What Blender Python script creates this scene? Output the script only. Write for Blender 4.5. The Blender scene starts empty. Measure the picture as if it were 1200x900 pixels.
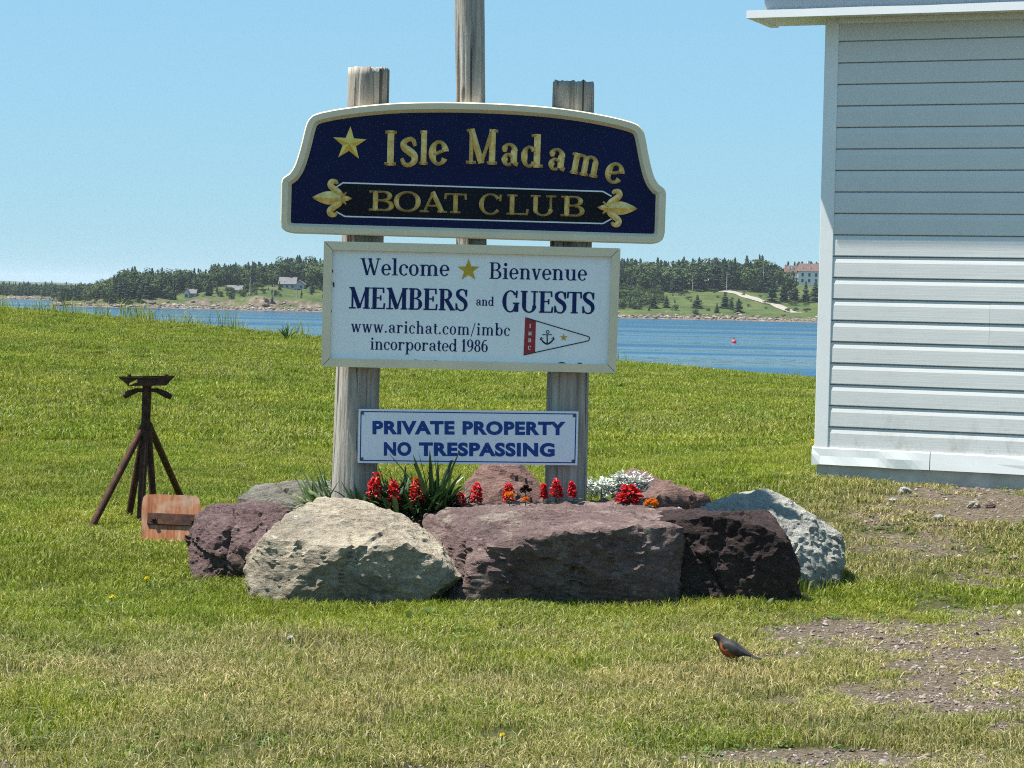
import bpy, bmesh, math, random
import numpy as np
from mathutils import Vector, Matrix, noise

random.seed(7)
rng = np.random.default_rng(7)
scene = bpy.context.scene
col = scene.collection
R = math.radians

# ---------------------------------------------------------------- camera
F = 2600.0                      # focal length in pixels of a 1200 px wide picture
CAM_H = 1.6
HAZE = 0.00007
PITCH = math.atan(107 / F)
ROLL = math.atan(0.021)
cp, sp = math.cos(PITCH), math.sin(PITCH)
fwd = Vector((0, cp, -sp))
r0 = Vector((1, 0, 0)); u0 = Vector((0, sp, cp))
right = r0 * math.cos(ROLL) + u0 * math.sin(ROLL)
up = u0 * math.cos(ROLL) - r0 * math.sin(ROLL)
CAM = Vector((0, 0, CAM_H))
cam_data = bpy.data.cameras.new('camera')
cam_data.sensor_width = 36.0
cam_data.lens = F / 1200.0 * 36.0
cam_data.clip_start = 0.1
cam_data.clip_end = 40000
cam = bpy.data.objects.new('camera', cam_data)
col.objects.link(cam)
m = Matrix((right, up, -fwd)).transposed().to_4x4()
m.translation = CAM
cam.matrix_world = m
scene.camera = cam

# ---------------------------------------------------------------- sky, sun, exposure
SUN_EL = R(66.5)
SUN_PHI = R(1.6)                # a little behind the face of the sign, from the left
sun_vec = Vector((-math.cos(SUN_PHI) * math.cos(SUN_EL), math.sin(SUN_PHI) * math.cos(SUN_EL), math.sin(SUN_EL)))
world = bpy.data.worlds.new('World')
scene.world = world
world.use_nodes = True
wn = world.node_tree.nodes; wl = world.node_tree.links
wn.clear()
sky = wn.new('ShaderNodeTexSky')
sky.sky_type = 'NISHITA'
sky.sun_disc = False
sky.sun_elevation = SUN_EL
sky.sun_rotation = -math.atan2(math.cos(SUN_PHI), math.sin(SUN_PHI))
sky.altitude = 0
sky.air_density = 1.3
sky.dust_density = 0.0
sky.ozone_density = 10.0
gam = wn.new('ShaderNodeGamma')
gam.inputs[1].default_value = 0.3         # the camera's soft tone curve over the whole sky
hsv = wn.new('ShaderNodeMix')
hsv.data_type = 'RGBA'; hsv.blend_type = 'MULTIPLY'
hsv.inputs[0].default_value = 1.0
hsv.inputs[7].default_value = (1.03, 1.73, 2.17, 1)
bg = wn.new('ShaderNodeBackground')
bg.inputs['Strength'].default_value = 0.1
wo = wn.new('ShaderNodeOutputWorld')
wl.new(sky.outputs[0], gam.inputs[0])
wl.new(gam.outputs[0], hsv.inputs[6])
wl.new(hsv.outputs[2], bg.inputs['Color'])
wl.new(bg.outputs[0], wo.inputs['Surface'])

sun_data = bpy.data.lights.new('sun', 'SUN')
sun_data.energy = 5.0
sun_data.angle = R(0.53)
sun_data.color = (1.0, 0.955, 0.88)
sun = bpy.data.objects.new('sun', sun_data)
col.objects.link(sun)
sun.rotation_euler = (-sun_vec).to_track_quat('-Z', 'Y').to_euler()
sun.location = (-10, 5, 30)

scene.view_settings.view_transform = 'Standard'
scene.view_settings.look = 'None'
scene.view_settings.gamma = 1.0
scene.view_settings.use_curve_mapping = False
scene.view_settings.exposure = 1.2
scene.cycles.max_bounces = 5
scene.cycles.diffuse_bounces = 2
scene.cycles.glossy_bounces = 2
scene.cycles.transmission_bounces = 3
scene.cycles.volume_bounces = 0
scene.cycles.use_denoising = False
scene.cycles.sample_clamp_indirect = 3.0
scene.cycles.filter_width = 1.1
scene.cycles.caustics_reflective = False
scene.cycles.caustics_refractive = False


# ---------------------------------------------------------------- pixel to place
def ray(x, y):
    return (fwd * F + right * (x - 600) - up * (y - 450)).normalized()

def at_depth(x, y, Y):                 # the point of that pixel's ray in the vertical plane Y
    d = ray(x, y)
    return CAM + d * (Y / d.y)

def project(P):
    v = Vector(P) - CAM
    z = v.dot(fwd)
    return 600 + F * v.dot(right) / z, 450 - F * v.dot(up) / z

def sstep(a, b, x):
    t = min(1.0, max(0.0, (x - a) / (b - a)))
    return t * t * (3 - 2 * t)

def fnoise(x, y, z=0.0, s=1.0, o=4):
    return noise.fractal(Vector((x * s, y * s, z * s)), 1.0, 2.0, o)

# ---------------------------------------------------------------- object helpers
def link(o, parent=None):
    col.objects.link(o)
    if parent is not None:
        o.parent = parent
    return o

def tag(o, label=None, cat=None, group=None, kind=None):
    if label: o['label'] = label
    if cat: o['category'] = cat
    if group: o['group'] = group
    if kind: o['kind'] = kind
    return o

def empty(name, loc=(0, 0, 0), rot=(0, 0, 0)):
    o = bpy.data.objects.new(name, None)
    o.empty_display_size = 0.1
    col.objects.link(o)
    o.location = loc
    o.rotation_euler = rot
    return o

class MB:
    """collects faces and builds one mesh object"""
    def __init__(s):
        s.v, s.f, s.m = [], [], []
    def add(s, vs, fs, mi=0):
        b = len(s.v)
        s.v += [tuple(p) for p in vs]
        s.f += [tuple(b + i for i in f) for f in fs]
        s.m += [mi] * len(fs)
    def box(s, lo, hi, mi=0):
        (a, b, c), (d, e, f) = lo, hi
        s.add([(a, b, c), (d, b, c), (d, e, c), (a, e, c), (a, b, f), (d, b, f), (d, e, f), (a, e, f)],
              [(0, 3, 2, 1), (4, 5, 6, 7), (0, 1, 5, 4), (1, 2, 6, 5), (2, 3, 7, 6), (3, 0, 4, 7)], mi)
    def bevbox(s, lo, hi, b, mi=0):
        bm = bmesh.new()
        bmesh.ops.create_cube(bm, size=1)
        for v in bm.verts:
            v.co = Vector([lo[i] + (v.co[i] + .5) * (hi[i] - lo[i]) for i in range(3)])
        bmesh.ops.bevel(bm, geom=bm.edges[:], offset=b, segments=2, affect='EDGES', profile=0.7)
        bm.verts.index_update()
        s.add([v.co[:] for v in bm.verts], [[v.index for v in f.verts] for f in bm.faces], mi)
        bm.free()
    def tube(s, pts, rad, n=10, cap=True, mi=0):
        pts = [Vector(p) for p in pts]
        if not hasattr(rad, '__len__'): rad = [rad] * len(pts)
        rings = []
        ref = None
        for i, p in enumerate(pts):
            t = (pts[min(i + 1, len(pts) - 1)] - pts[max(i - 1, 0)]).normalized()
            if ref is None:
                ref = t.cross(Vector((0, 0, 1)) if abs(t.z) < .9 else Vector((1, 0, 0))).normalized()
            ref = (ref - t * ref.dot(t)).normalized()
            q = t.cross(ref)
            rings.append([p + (ref * math.cos(2 * math.pi * k / n) + q * math.sin(2 * math.pi * k / n)) * rad[i] for k in range(n)])
        vs = [v for r in rings for v in r]
        fs = []
        for i in range(len(rings) - 1):
            for k in range(n):
                k2 = (k + 1) % n
                fs.append((i * n + k, i * n + k2, (i + 1) * n + k2, (i + 1) * n + k))
        if cap:
            fs.append(tuple(range(n - 1, -1, -1)))
            fs.append(tuple((len(rings) - 1) * n + k for k in range(n)))
        s.add(vs, fs, mi)
    def ribbon(s, pts, w, side, mi=0, fold=0.0):
        """leaf: strip along pts with widths w, side = sideways vector"""
        n = len(pts)
        vs = []
        for i, p in enumerate(pts):
            p = Vector(p); sd = Vector(side) * (w[i] * .5)
            t = Vector(pts[min(i + 1, n - 1)]) - Vector(pts[max(i - 1, 0)])
            nn = t.cross(Vector(side))
            if nn.length > 1e-9: nn.normalize()
            vs += [p - sd, p - nn * (fold * w[i]), p + sd]
        fs = []
        for i in range(n - 1):
            a = i * 3
            fs += [(a, a + 1, a + 4, a + 3), (a + 1, a + 2, a + 5, a + 4)]
        s.add(vs, fs, mi)
    def prism(s, poly, d0, d1, axis='y', mi=0):
        """closed outline in (u, v) extruded between depths d0 (front) and d1"""
        n = len(poly)
        def P(u, v, d): return (u, d, v) if axis == 'y' else (u, v, d)
        vs = [P(u, v, d0) for u, v in poly] + [P(u, v, d1) for u, v in poly]
        fs = [tuple(range(n)), tuple(range(2 * n - 1, n - 1, -1))]
        for i in range(n):
            j = (i + 1) % n
            fs.append((i, n + i, n + j, j))
        s.add(vs, fs, mi)
    def build(s, name, mat, parent=None, smooth=False, fix=True):
        me = bpy.data.meshes.new(name)
        me.from_pydata(s.v, [], s.f)
        mats = mat if isinstance(mat, (list, tuple)) else [mat]
        for x in mats: me.materials.append(x)
        if len(mats) > 1: me.polygons.foreach_set('material_index', s.m)
        if smooth: me.polygons.foreach_set('use_smooth', [True] * len(s.f))
        if fix:
            bm = bmesh.new(); bm.from_mesh(me)
            bmesh.ops.recalc_face_normals(bm, faces=bm.faces[:])
            bm.to_mesh(me); bm.free()
        me.update()
        o = bpy.data.objects.new(name, me)
        return link(o, parent)

def copy_tree(o, parent=None):
    c = o.copy(); col.objects.link(c); c.parent = parent
    for ch in list(o.children): copy_tree(ch, c)
    return c

# ---------------------------------------------------------------- materials
class NT:
    def __init__(s, name):
        s.mat = bpy.data.materials.new(name)
        s.mat.use_nodes = True
        s.t = s.mat.node_tree
        s.t.nodes.clear()
        s.out = s.t.nodes.new('ShaderNodeOutputMaterial')
    def n(s, typ, **kw):
        nd = s.t.nodes.new('ShaderNode' + typ)
        for k, v in kw.items(): setattr(nd, k, v)
        return nd
    def l(s, a, b): s.t.links.new(a, b)
    def val(s, sock, v):
        if hasattr(v, 'is_output') or hasattr(v, 'links'): s.l(v, sock)
        elif isinstance(v, (tuple, list)) and len(v) == 3 and sock.type == 'RGBA': sock.default_value = (*v, 1)
        else: sock.default_value = v
    def coord(s, kind='Object', scale=(1, 1, 1)):
        if kind == 'World': o = s.n('NewGeometry').outputs['Position']
        else: o = s.n('TexCoord').outputs[kind]
        mp = s.n('Mapping')
        mp.inputs['Scale'].default_value = scale
        s.l(o, mp.inputs['Vector'])
        return mp.outputs[0]
    def noise(s, vec, scale, detail=4, rough=.55, dist=0.0):
        nd = s.n('TexNoise')
        s.l(vec, nd.inputs['Vector'])
        nd.inputs['Scale'].default_value = scale
        nd.inputs['Detail'].default_value = detail
        nd.inputs['Roughness'].default_value = rough
        nd.inputs['Distortion'].default_value = dist
        return nd.outputs['Fac']
    def ramp(s, fac, stops, interp='LINEAR'):
        nd = s.n('ValToRGB')
        cr = nd.color_ramp
        cr.interpolation = interp
        while len(cr.elements) < len(stops): cr.elements.new(0.5)
        for e, (p, c) in zip(cr.elements, stops):
            e.position = p
            e.color = (*c, 1) if isinstance(c, (tuple, list)) else (c, c, c, 1)
        s.val(nd.inputs[0], fac)
        return nd.outputs[0]
    def mix(s, fac, a, b, mode='MIX'):
        nd = s.n('Mix', data_type='RGBA', blend_type=mode)
        s.val(nd.inputs[0], fac); s.val(nd.inputs[6], a); s.val(nd.inputs[7], b)
        return nd.outputs[2]
    def math(s, op, a, b=0.0, clamp=False):
        nd = s.n('Math', operation=op, use_clamp=clamp)
        s.val(nd.inputs[0], a); s.val(nd.inputs[1], b)
        return nd.outputs[0]
    def bump(s, h, strength=.3, dist=.01, normal=None):
        nd = s.n('Bump')
        nd.inputs['Strength'].default_value = strength
        nd.inputs['Distance'].default_value = dist
        s.l(h, nd.inputs['Height'])
        if normal is not None: s.l(normal, nd.inputs['Normal'])
        return nd.outputs[0]
    def princ(s, color, rough=.7, metal=0.0, normal=None, spec=.4, **kw):
        p = s.n('BsdfPrincipled')
        s.val(p.inputs['Base Color'], color)
        s.val(p.inputs['Roughness'], rough)
        p.inputs['Metallic'].default_value = metal
        p.inputs['Specular IOR Level'].default_value = spec
        for k, v in kw.items(): s.val(p.inputs[k], v)
        if normal is not None: s.l(normal, p.inputs['Normal'])
        s.l(p.outputs[0], s.out.inputs['Surface'])
        return s.mat

def simple(name, c, rough=.6, var=.12, scale=8, metal=0.0, bump=.0, bscale=60, spec=.4):
    t = NT(name)
    v = t.coord()
    n1 = t.noise(v, scale, 5)
    c1 = tuple(x * (1 - var) for x in c); c2 = tuple(min(1, x * (1 + var)) for x in c)
    cc = t.ramp(n1, [(.3, c1), (.7, c2)])
    nb = t.bump(t.noise(v, bscale, 4), bump, .004) if bump else None
    return t.princ(cc, rough, metal, nb, spec)

def leafmat(name, c1, c2, rough=.5, trans=.25, scale=20):
    t = NT(name)
    oi = t.n('ObjectInfo').outputs['Random']
    n1 = t.noise(t.coord('World'), scale, 3)
    c = t.ramp(n1, [(.3, c1), (.7, c2)])
    d = t.n('BsdfPrincipled'); t.l(c, d.inputs['Base Color']); d.inputs['Roughness'].default_value = rough
    d.inputs['Specular IOR Level'].default_value = .35
    tr = t.n('BsdfTranslucent'); t.l(c, tr.inputs['Color'])
    mx = t.n('MixShader'); mx.inputs[0].default_value = trans
    t.l(d.outputs[0], mx.inputs[1]); t.l(tr.outputs[0], mx.inputs[2]); t.l(mx.outputs[0], t.out.inputs['Surface'])
    return t.mat

# ---------------------------------------------------------------- geometry-node scatter for uncountable stuff
def scatter(name, pts, rots, scls, idxs, sources, attr=None, mat=None):
    """one object: the sources spread over the given points"""
    me = bpy.data.meshes.new(name)
    me.vertices.add(len(pts))
    me.vertices.foreach_set('co', np.asarray(pts, dtype=np.float32).ravel())
    a = me.attributes.new('rot', 'FLOAT_VECTOR', 'POINT'); a.data.foreach_set('vector', np.asarray(rots, dtype=np.float32).ravel())
    a = me.attributes.new('scl', 'FLOAT_VECTOR', 'POINT'); a.data.foreach_set('vector', np.asarray(scls, dtype=np.float32).ravel())
    a = me.attributes.new('idx', 'INT', 'POINT'); a.data.foreach_set('value', np.asarray(idxs, dtype=np.int32))
    for k, v in (attr or {}).items():
        a = me.attributes.new(k, 'FLOAT', 'POINT'); a.data.foreach_set('value', np.asarray(v, dtype=np.float32))
    o = bpy.data.objects.new(name, me)
    col.objects.link(o)
    src = bpy.data.collections.new(name + '_kinds')
    for i, s in enumerate(sources):
        s.name = '%s_kind_%02d' % (name, i)
        src.objects.link(s)
    g = bpy.data.node_groups.new(name + '_spread', 'GeometryNodeTree')
    g.interface.new_socket('Geometry', in_out='INPUT', socket_type='NodeSocketGeometry')
    g.interface.new_socket('Geometry', in_out='OUTPUT', socket_type='NodeSocketGeometry')
    gi = g.nodes.new('NodeGroupInput'); go = g.nodes.new('NodeGroupOutput')
    ci = g.nodes.new('GeometryNodeCollectionInfo')
    ci.inputs['Collection'].default_value = src
    ci.inputs['Separate Children'].default_value = True
    ci.inputs['Reset Children'].default_value = True
    ip = g.nodes.new('GeometryNodeInstanceOnPoints')
    ip.inputs['Pick Instance'].default_value = True
    def named(nm, typ):
        n = g.nodes.new('GeometryNodeInputNamedAttribute'); n.data_type = typ
        n.inputs['Name'].default_value = nm
        return n.outputs['Attribute']
    e2r = g.nodes.new('FunctionNodeEulerToRotation')
    g.links.new(named('rot', 'FLOAT_VECTOR'), e2r.inputs[0])
    g.links.new(gi.outputs[0], ip.inputs['Points'])
    g.links.new(ci.outputs[0], ip.inputs['Instance'])
    g.links.new(named('idx', 'INT'), ip.inputs['Instance Index'])
    g.links.new(e2r.outputs[0], ip.inputs['Rotation'])
    g.links.new(named('scl', 'FLOAT_VECTOR'), ip.inputs['Scale'])
    g.links.new(ip.outputs[0], go.inputs[0])
    md = o.modifiers.new('spread', 'NODES'); md.node_group = g
    o['kind'] = 'stuff'
    return o

def loose(name, verts, faces, mat, attr=None):
    """a mesh object that is not linked to the scene (a source for scatter)"""
    me = bpy.data.meshes.new(name)
    me.from_pydata(verts, [], faces)
    me.materials.append(mat)
    if attr is not None:
        a = me.attributes.new('rnd', 'FLOAT', 'POINT'); a.data.foreach_set('value', np.asarray(attr, dtype=np.float32))
    me.update()
    return bpy.data.objects.new(name, me)

# ================================================================ the land
WATER_Z = -7.0
TH = R(23.0)                                     # how far the shed wall turns away to the left
shed_corner = at_depth(957.5, 547, 15.7)         # foot of its near left corner
SHED_C = (shed_corner.x, 15.7)
SHED_X = (math.cos(TH), -math.sin(TH)); SHED_Y = (math.sin(TH), math.cos(TH))
SHED_L, SHED_D = 7.2, 6.0
BED = (0.08, 12.55, 1.15, 0.80)                  # centre and radii of the flower bed

def wob(X, Y, s, seed=0.0):
    return (np.sin(X * s * 1.3 + seed + 1.7 * np.sin(Y * s * .7 + seed)) + np.sin(Y * s * 1.1 - seed * 2 + 1.3 * np.sin(X * s * .9 + 2 * seed))
            + .6 * np.sin((X + Y) * s * 2.3 + seed * 3) + .6 * np.sin((X - 1.4 * Y) * s * 1.9 + seed)) / 3.2

def npstep(a, b, x):
    t = np.clip((x - a) / (b - a), 0, 1)
    return t * t * (3 - 2 * t)

def shed_local(X, Y):
    dx, dy = X - SHED_C[0], Y - SHED_C[1]
    return dx * SHED_X[0] + dy * SHED_X[1], dx * SHED_Y[0] + dy * SHED_Y[1]

def ground_z(X, Y):
    X = np.asarray(X, float); Y = np.asarray(Y, float)
    ze = np.clip(-.08 + (6 - X) * .0664, -.35, 1.5)
    t = np.clip(Y - 13.0, 0, 32.0)
    rp = (t * t / (t + 4.0)) / (32.0 * 32.0 / 36.0)
    z = ze * rp
    u, v = shed_local(X, Y)
    du = np.maximum(np.maximum(-u, u - SHED_L), 0); dv = np.maximum(np.maximum(-v, v - SHED_D), 0)
    dist = np.sqrt(du * du + dv * dv)
    z = z + (.33 - np.minimum(z, .3)) * (1 - npstep(0.1, 3.3, dist)) * 1.0
    z = z + .012 * wob(X, Y, 1.1, .4) + .006 * wob(X, Y, 4.3, 1.1)
    fall = npstep(46.0, 64.0, Y + 1.2 * wob(X, Y, .35, 2.0))
    z = z * (1 - fall) + (-8.0) * fall
    return z

def np_project(X, Y, Z):
    vx, vy, vz = X, Y, Z - CAM_H
    zz = vy * fwd.y + vz * fwd.z
    rx = vx * right.x + vy * right.y + vz * right.z
    uy = vx * up.x + vy * up.y + vz * up.z
    zz = np.where(zz < .5, .5, zz)
    return 600 + F * rx / zz, 450 - F * uy / zz

BARE = [(1010, 748, 150, 30, .95), (1140, 765, 140, 52, 1.0), (1120, 815, 150, 40, .95), (900, 770, 60, 12, .7), (1190, 730, 80, 30, .8),
        (1000, 822, 120, 14, .7), (1000, 893, 250, 16, .95), (620, 899, 200, 9, .55), (30, 895, 70, 13, .8), (300, 903, 160, 8, .5),
        (1140, 592, 150, 34, .84), (1050, 598, 80, 20, .6), (1080, 640, 110, 24, .55), (1160, 680, 90, 20, .5), (1000, 660, 40, 14, .3), (1190, 655, 50, 12, .4), (1180, 850, 80, 20, .7), (170, 770, 50, 10, .3)]
def bare_mask(X, Y):
    px, py = np_project(X, Y, ground_z(X, Y))
    n = .45 * wob(X, Y, 3.7, .9) + .35 * wob(X, Y, 9.1, 2.3) + .35 * wob(X, Y, 23., 1.3)
    b = np.zeros_like(px)
    for cx, cy, rx, ry, k in BARE:
        r = np.sqrt(((px - cx) / rx) ** 2 + ((py - cy) / ry) ** 2)
        b = np.maximum(b, k * (1 - npstep(.30, 1.45, r + .55 * n)))
    b = np.where(Y < 7.05 + .12 * wob(X, Y, 2.5, .3), 1.0, b)
    return np.clip(b, 0, 1)

def dry_mask(X, Y):
    px, py = np_project(X, Y, ground_z(X, Y))
    n = wob(X, Y, 1.7, 3.3) * .6 + wob(X, Y, 5.2, .5) * .4
    d = .05 + npstep(685, 790, py + 22 * n) * .56
    d = d + .25 * n * npstep(660, 760, py)
    for cx, cy, rx, ry, k in [(330, 755, 110, 18, .3), (190, 790, 120, 16, .22), (560, 800, 140, 18, .18), (1060, 640, 210, 75, .66), (980, 590, 80, 55, .45), (120, 640, 120, 20, .18), (330, 520, 90, 22, .14), (820, 500, 130, 26, .20), (60, 470, 120, 18, .12), (240, 430, 160, 14, .12),
                              (420, 780, 90, 30, .2), (830, 800, 120, 20, .3), (750, 850, 140, 40, .05), (1130, 590, 120, 40, .45), (60, 835, 90, 45, -.45),
                              (470, 860, 200, 25, -.12), (1050, 700, 140, 22, -.35), (620, 790, 90, 16, -.2), (840, 870, 150, 18, -.2), (380, 720, 200, 20, -.2)]:
        r = np.sqrt(((px - cx) / rx) ** 2 + ((py - cy) / ry) ** 2)
        d = d + k * (1 - npstep(.3, 1.3, r + .3 * n))
    d = d + .10 * wob(X * .35, Y, 1.1, 1.9) * (py < 600)
    return np.clip(d, 0, 1)

def grid_mesh(name, xs, ys, zf, mat, attrs=None):
    X, Y = np.meshgrid(xs, ys)
    Z = zf(X, Y)
    nx, ny = len(xs), len(ys)
    me = bpy.data.meshes.new(name)
    vs = np.stack([X.ravel(), Y.ravel(), Z.ravel()], 1)
    idx = np.arange(nx * ny).reshape(ny, nx)
    fs = np.stack([idx[:-1, :-1].ravel(), idx[:-1, 1:].ravel(), idx[1:, 1:].ravel(), idx[1:, :-1].ravel()], 1)
    me.from_pydata(vs.tolist(), [], fs.tolist())
    me.materials.append(mat)
    me.polygons.foreach_set('use_smooth', [True] * len(fs))
    for k, fn in (attrs or {}).items():
        a = me.attributes.new(k, 'FLOAT', 'POINT'); a.data.foreach_set('value', fn(X, Y).ravel().astype(np.float32))
    me.update()
    o = bpy.data.objects.new(name, me)
    return link(o)

def attr_out(t, name, typ='GEOMETRY'):
    a = t.n('Attribute', attribute_type=typ); a.attribute_name = name
    return a.outputs['Fac']

t = NT('turf_soil')
v = t.coord('World')
b = attr_out(t, 'bare')
n_f = t.noise(v, 38, 6, .65); n_m = t.noise(v, 6, 5)
soil = t.ramp(n_f, [(.3, (.038, .032, .020)), (.5, (.090, .074, .050)), (.62, (.145, .118, .088)), (.75, (.25, .215, .17))])
thatch = t.ramp(n_f, [(.3, (.022, .026, .008)), (.55, (.055, .058, .020)), (.75, (.13, .115, .05))])
bm_ = t.math('ADD', b, t.math('MULTIPLY', t.math('SUBTRACT', n_m, .5), .5))
cc = t.mix(t.ramp(bm_, [(.3, 0.0), (.5, 1.0)]), thatch, soil)
M_GROUND = t.princ(cc, .95, 0, t.bump(n_f, .8, .02), .1)

def spaced(knots):                     # [(value, step), ...] -> coordinates
    out = [knots[0][0]]
    for (a, s), (b_, _) in zip(knots[:-1], knots[1:]):
        n = max(1, int(round((b_ - a) / s)))
        out += list(a + (b_ - a) * (np.arange(n) + 1) / n)
    return np.array(out)

gx = spaced([(-140, 8), (-30, 1.5), (-8, .3), (-4, .09), (4.2, .3), (10, 1.5), (30, 8), (140, 1)])
gy = spaced([(-40, 4), (2, 1), (6.4, .08), (17, .3), (30, .7), (70, 1)])
ground = grid_mesh('ground', gx, gy, ground_z, M_GROUND, {'bare': bare_mask})
tag(ground, kind='structure')

# ---------------------------------------------------------------- water
t = NT('sea_water')
v = t.coord('World', (1, .35, 1))
v2 = t.coord('World', (.0018, .022, 1))
w1 = t.noise(v, .9, 3, .6); w2 = t.noise(v, .22, 3, .5); band = t.noise(v2, 1.0, 3, .5, .4)
h = t.math('MULTIPLY', t.math('ADD', t.math('MULTIPLY', w1, .5), w2), t.ramp(band, [(.40, .45), (.58, 1.5)]))
nb = t.bump(h, .55, 1.2)
rg = t.ramp(band, [(.40, .10), (.58, .45)])
M_WATER = t.princ((.006, .045, .085), rg, 0, nb, .5, IOR=1.33)
wm = MB()
wxs = [-9000, -2500, -700, -200, -60, 0, 60, 200, 700, 2500, 9000]; wys = [44, 80, 200, 500, 1000, 2500, 11000]
wv = [(x, y, WATER_Z) for y in wys for x in wxs]
wf = [(j * 11 + i, j * 11 + i + 1, (j + 1) * 11 + i + 1, (j + 1) * 11 + i) for j in range(6) for i in range(10)]
wm.add(wv, wf)
tag(wm.build('sea', M_WATER), kind='structure')

# ---------------------------------------------------------------- the far shore
def shore_y(X):
    return 828 + 300 * npstep(-168, -215, X) + 3.0 * np.sin(X * .09) + 2 * np.sin(X * .23 + 1) - 6 * npstep(30, 140, X)

def far_z(X, Y):
    t = Y - shore_y(X)
    beach = -7.6 + 1.5 * npstep(-6, 5, t)
    wr = npstep(-5, 35, X)
    cliff = -2.9 + 1.0 * np.sin(X * .07 + 2) + .5 * np.sin(X * .31)
    low = npstep(-150, -165, X)
    cl = cliff * (1 - low) - 5.0 * low
    left = beach + (cl + 6.1) * npstep(4, 13, t) + (4.6 - low * 2.5) * npstep(18, 75, t) + 3 * npstep(75, 170, t)
    rgt = beach + 1.5 * npstep(3, 9, t) + 9.0 * np.clip((t - 9) / 121, 0, 1) + 3.5 * npstep(120, 175, t)
    z = left * (1 - wr) + rgt * wr
    return z + .5 * wob(X, Y, .12, .7) * npstep(5, 20, t)

t = NT('far_land')
v = t.coord('World')
sl = t.n('SeparateXYZ'); t.l(t.n('NewGeometry').outputs['Position'], sl.inputs[0])
nm = t.noise(v, .06, 8, .7); nf = t.noise(v, .5, 4, .7)
grass = t.ramp(nm, [(.35, (.028, .050, .014)), (.55, (.060, .080, .022)), (.7, (.105, .10, .038))])
rockc = t.ramp(nf, [(.3, (.07, .05, .036)), (.55, (.15, .115, .09)), (.75, (.25, .21, .175))])
hgt = t.math('ADD', sl.outputs['Z'], t.math('MULTIPLY', nf, 1.5))
nz = t.n('SeparateXYZ'); t.l(t.n('NewGeometry').outputs['Normal'], nz.inputs[0])
steep = t.math('MULTIPLY', t.ramp(nz.outputs['Z'], [(.88, 1.0), (.965, 0.0)]), t.ramp(t.noise(v, .11, 5, .7), [(.42, 0.0), (.56, 1.0)]))
shore = t.ramp(t.math('MULTIPLY', t.math('ADD', hgt, 8.0), .1), [(.27, 1.0), (.33, 0.0)])
fac = t.math('MAXIMUM', steep, shore)
M_FAR = t.princ(t.mix(fac, grass, rockc), .95, 0, t.bump(nf, .6, .5), .1)
fx = spaced([(-900, 15), (-260, 2.2), (200, 15), (700, 1)])
fy = spaced([(812, 1.6), (870, 4), (1020, 12), (1120, 2.5), (1150, 20), (1400, 1)])
tag(grid_mesh('far_shore', fx, fy, far_z, M_FAR), kind='structure')

# a last low ridge over the horizon
t = NT('far_ridge_wood')
M_RIDGE = t.princ(t.ramp(t.noise(t.coord('World'), .02, 4), [(.3, (.03, .06, .03)), (.7, (.07, .10, .05))]), .95, spec=.1)
rx = spaced([(-2600, 12), (-500, 40), (400, 1)]); ry = np.array([4300, 4330, 4400, 4600, 4900])
def ridge_z(X, Y):
    return np.where(Y < 4310, -9.0, (9 + 2.5 * np.sin(X * .004 + 1) + 1.2 * np.sin(X * .05) + .8 * np.sin(X * .21)) * npstep(4300, 4420, Y) * npstep(200, -600, X) - 7.5)
tag(grid_mesh('far_ridge', rx, ry, ridge_z, M_RIDGE), kind='structure')

def far_hit(x, y, tmin=0):               # where that pixel's ray meets the far shore
    d = ray(x, y)
    for s in np.arange(815, 1390, .5):
        p = CAM + d * (s / d.y)
        if s - float(shore_y(np.float64(p.x))) > tmin and p.z <= float(far_z(np.float64(p.x), np.float64(s))):
            return p
    return None

def ground_hit(x, y):
    d = ray(x, y)
    for s in np.arange(5.5, 60, .02):
        p = CAM + d * (s / d.y)
        if p.z <= float(ground_z(p.x, p.y)): return Vector((p.x, p.y, float(ground_z(p.x, p.y))))
    return None

# ================================================================ lettering
def catmull(pts, n=6):
    P = [pts[0]] + list(pts) + [pts[-1]]
    out = []
    for i in range(1, len(P) - 2):
        a, b, c, d = P[i - 1], P[i], P[i + 1], P[i + 2]
        for k in range(n):
            s = k / n
            out.append(tuple(.5 * (2 * b[j] + (c[j] - a[j]) * s + (2 * a[j] - 5 * b[j] + 4 * c[j] - d[j]) * s * s + (3 * b[j] - a[j] - 3 * c[j] + d[j]) * s ** 3) for j in range(len(b))))
    out.append(tuple(pts[-1]))
    return out

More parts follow.
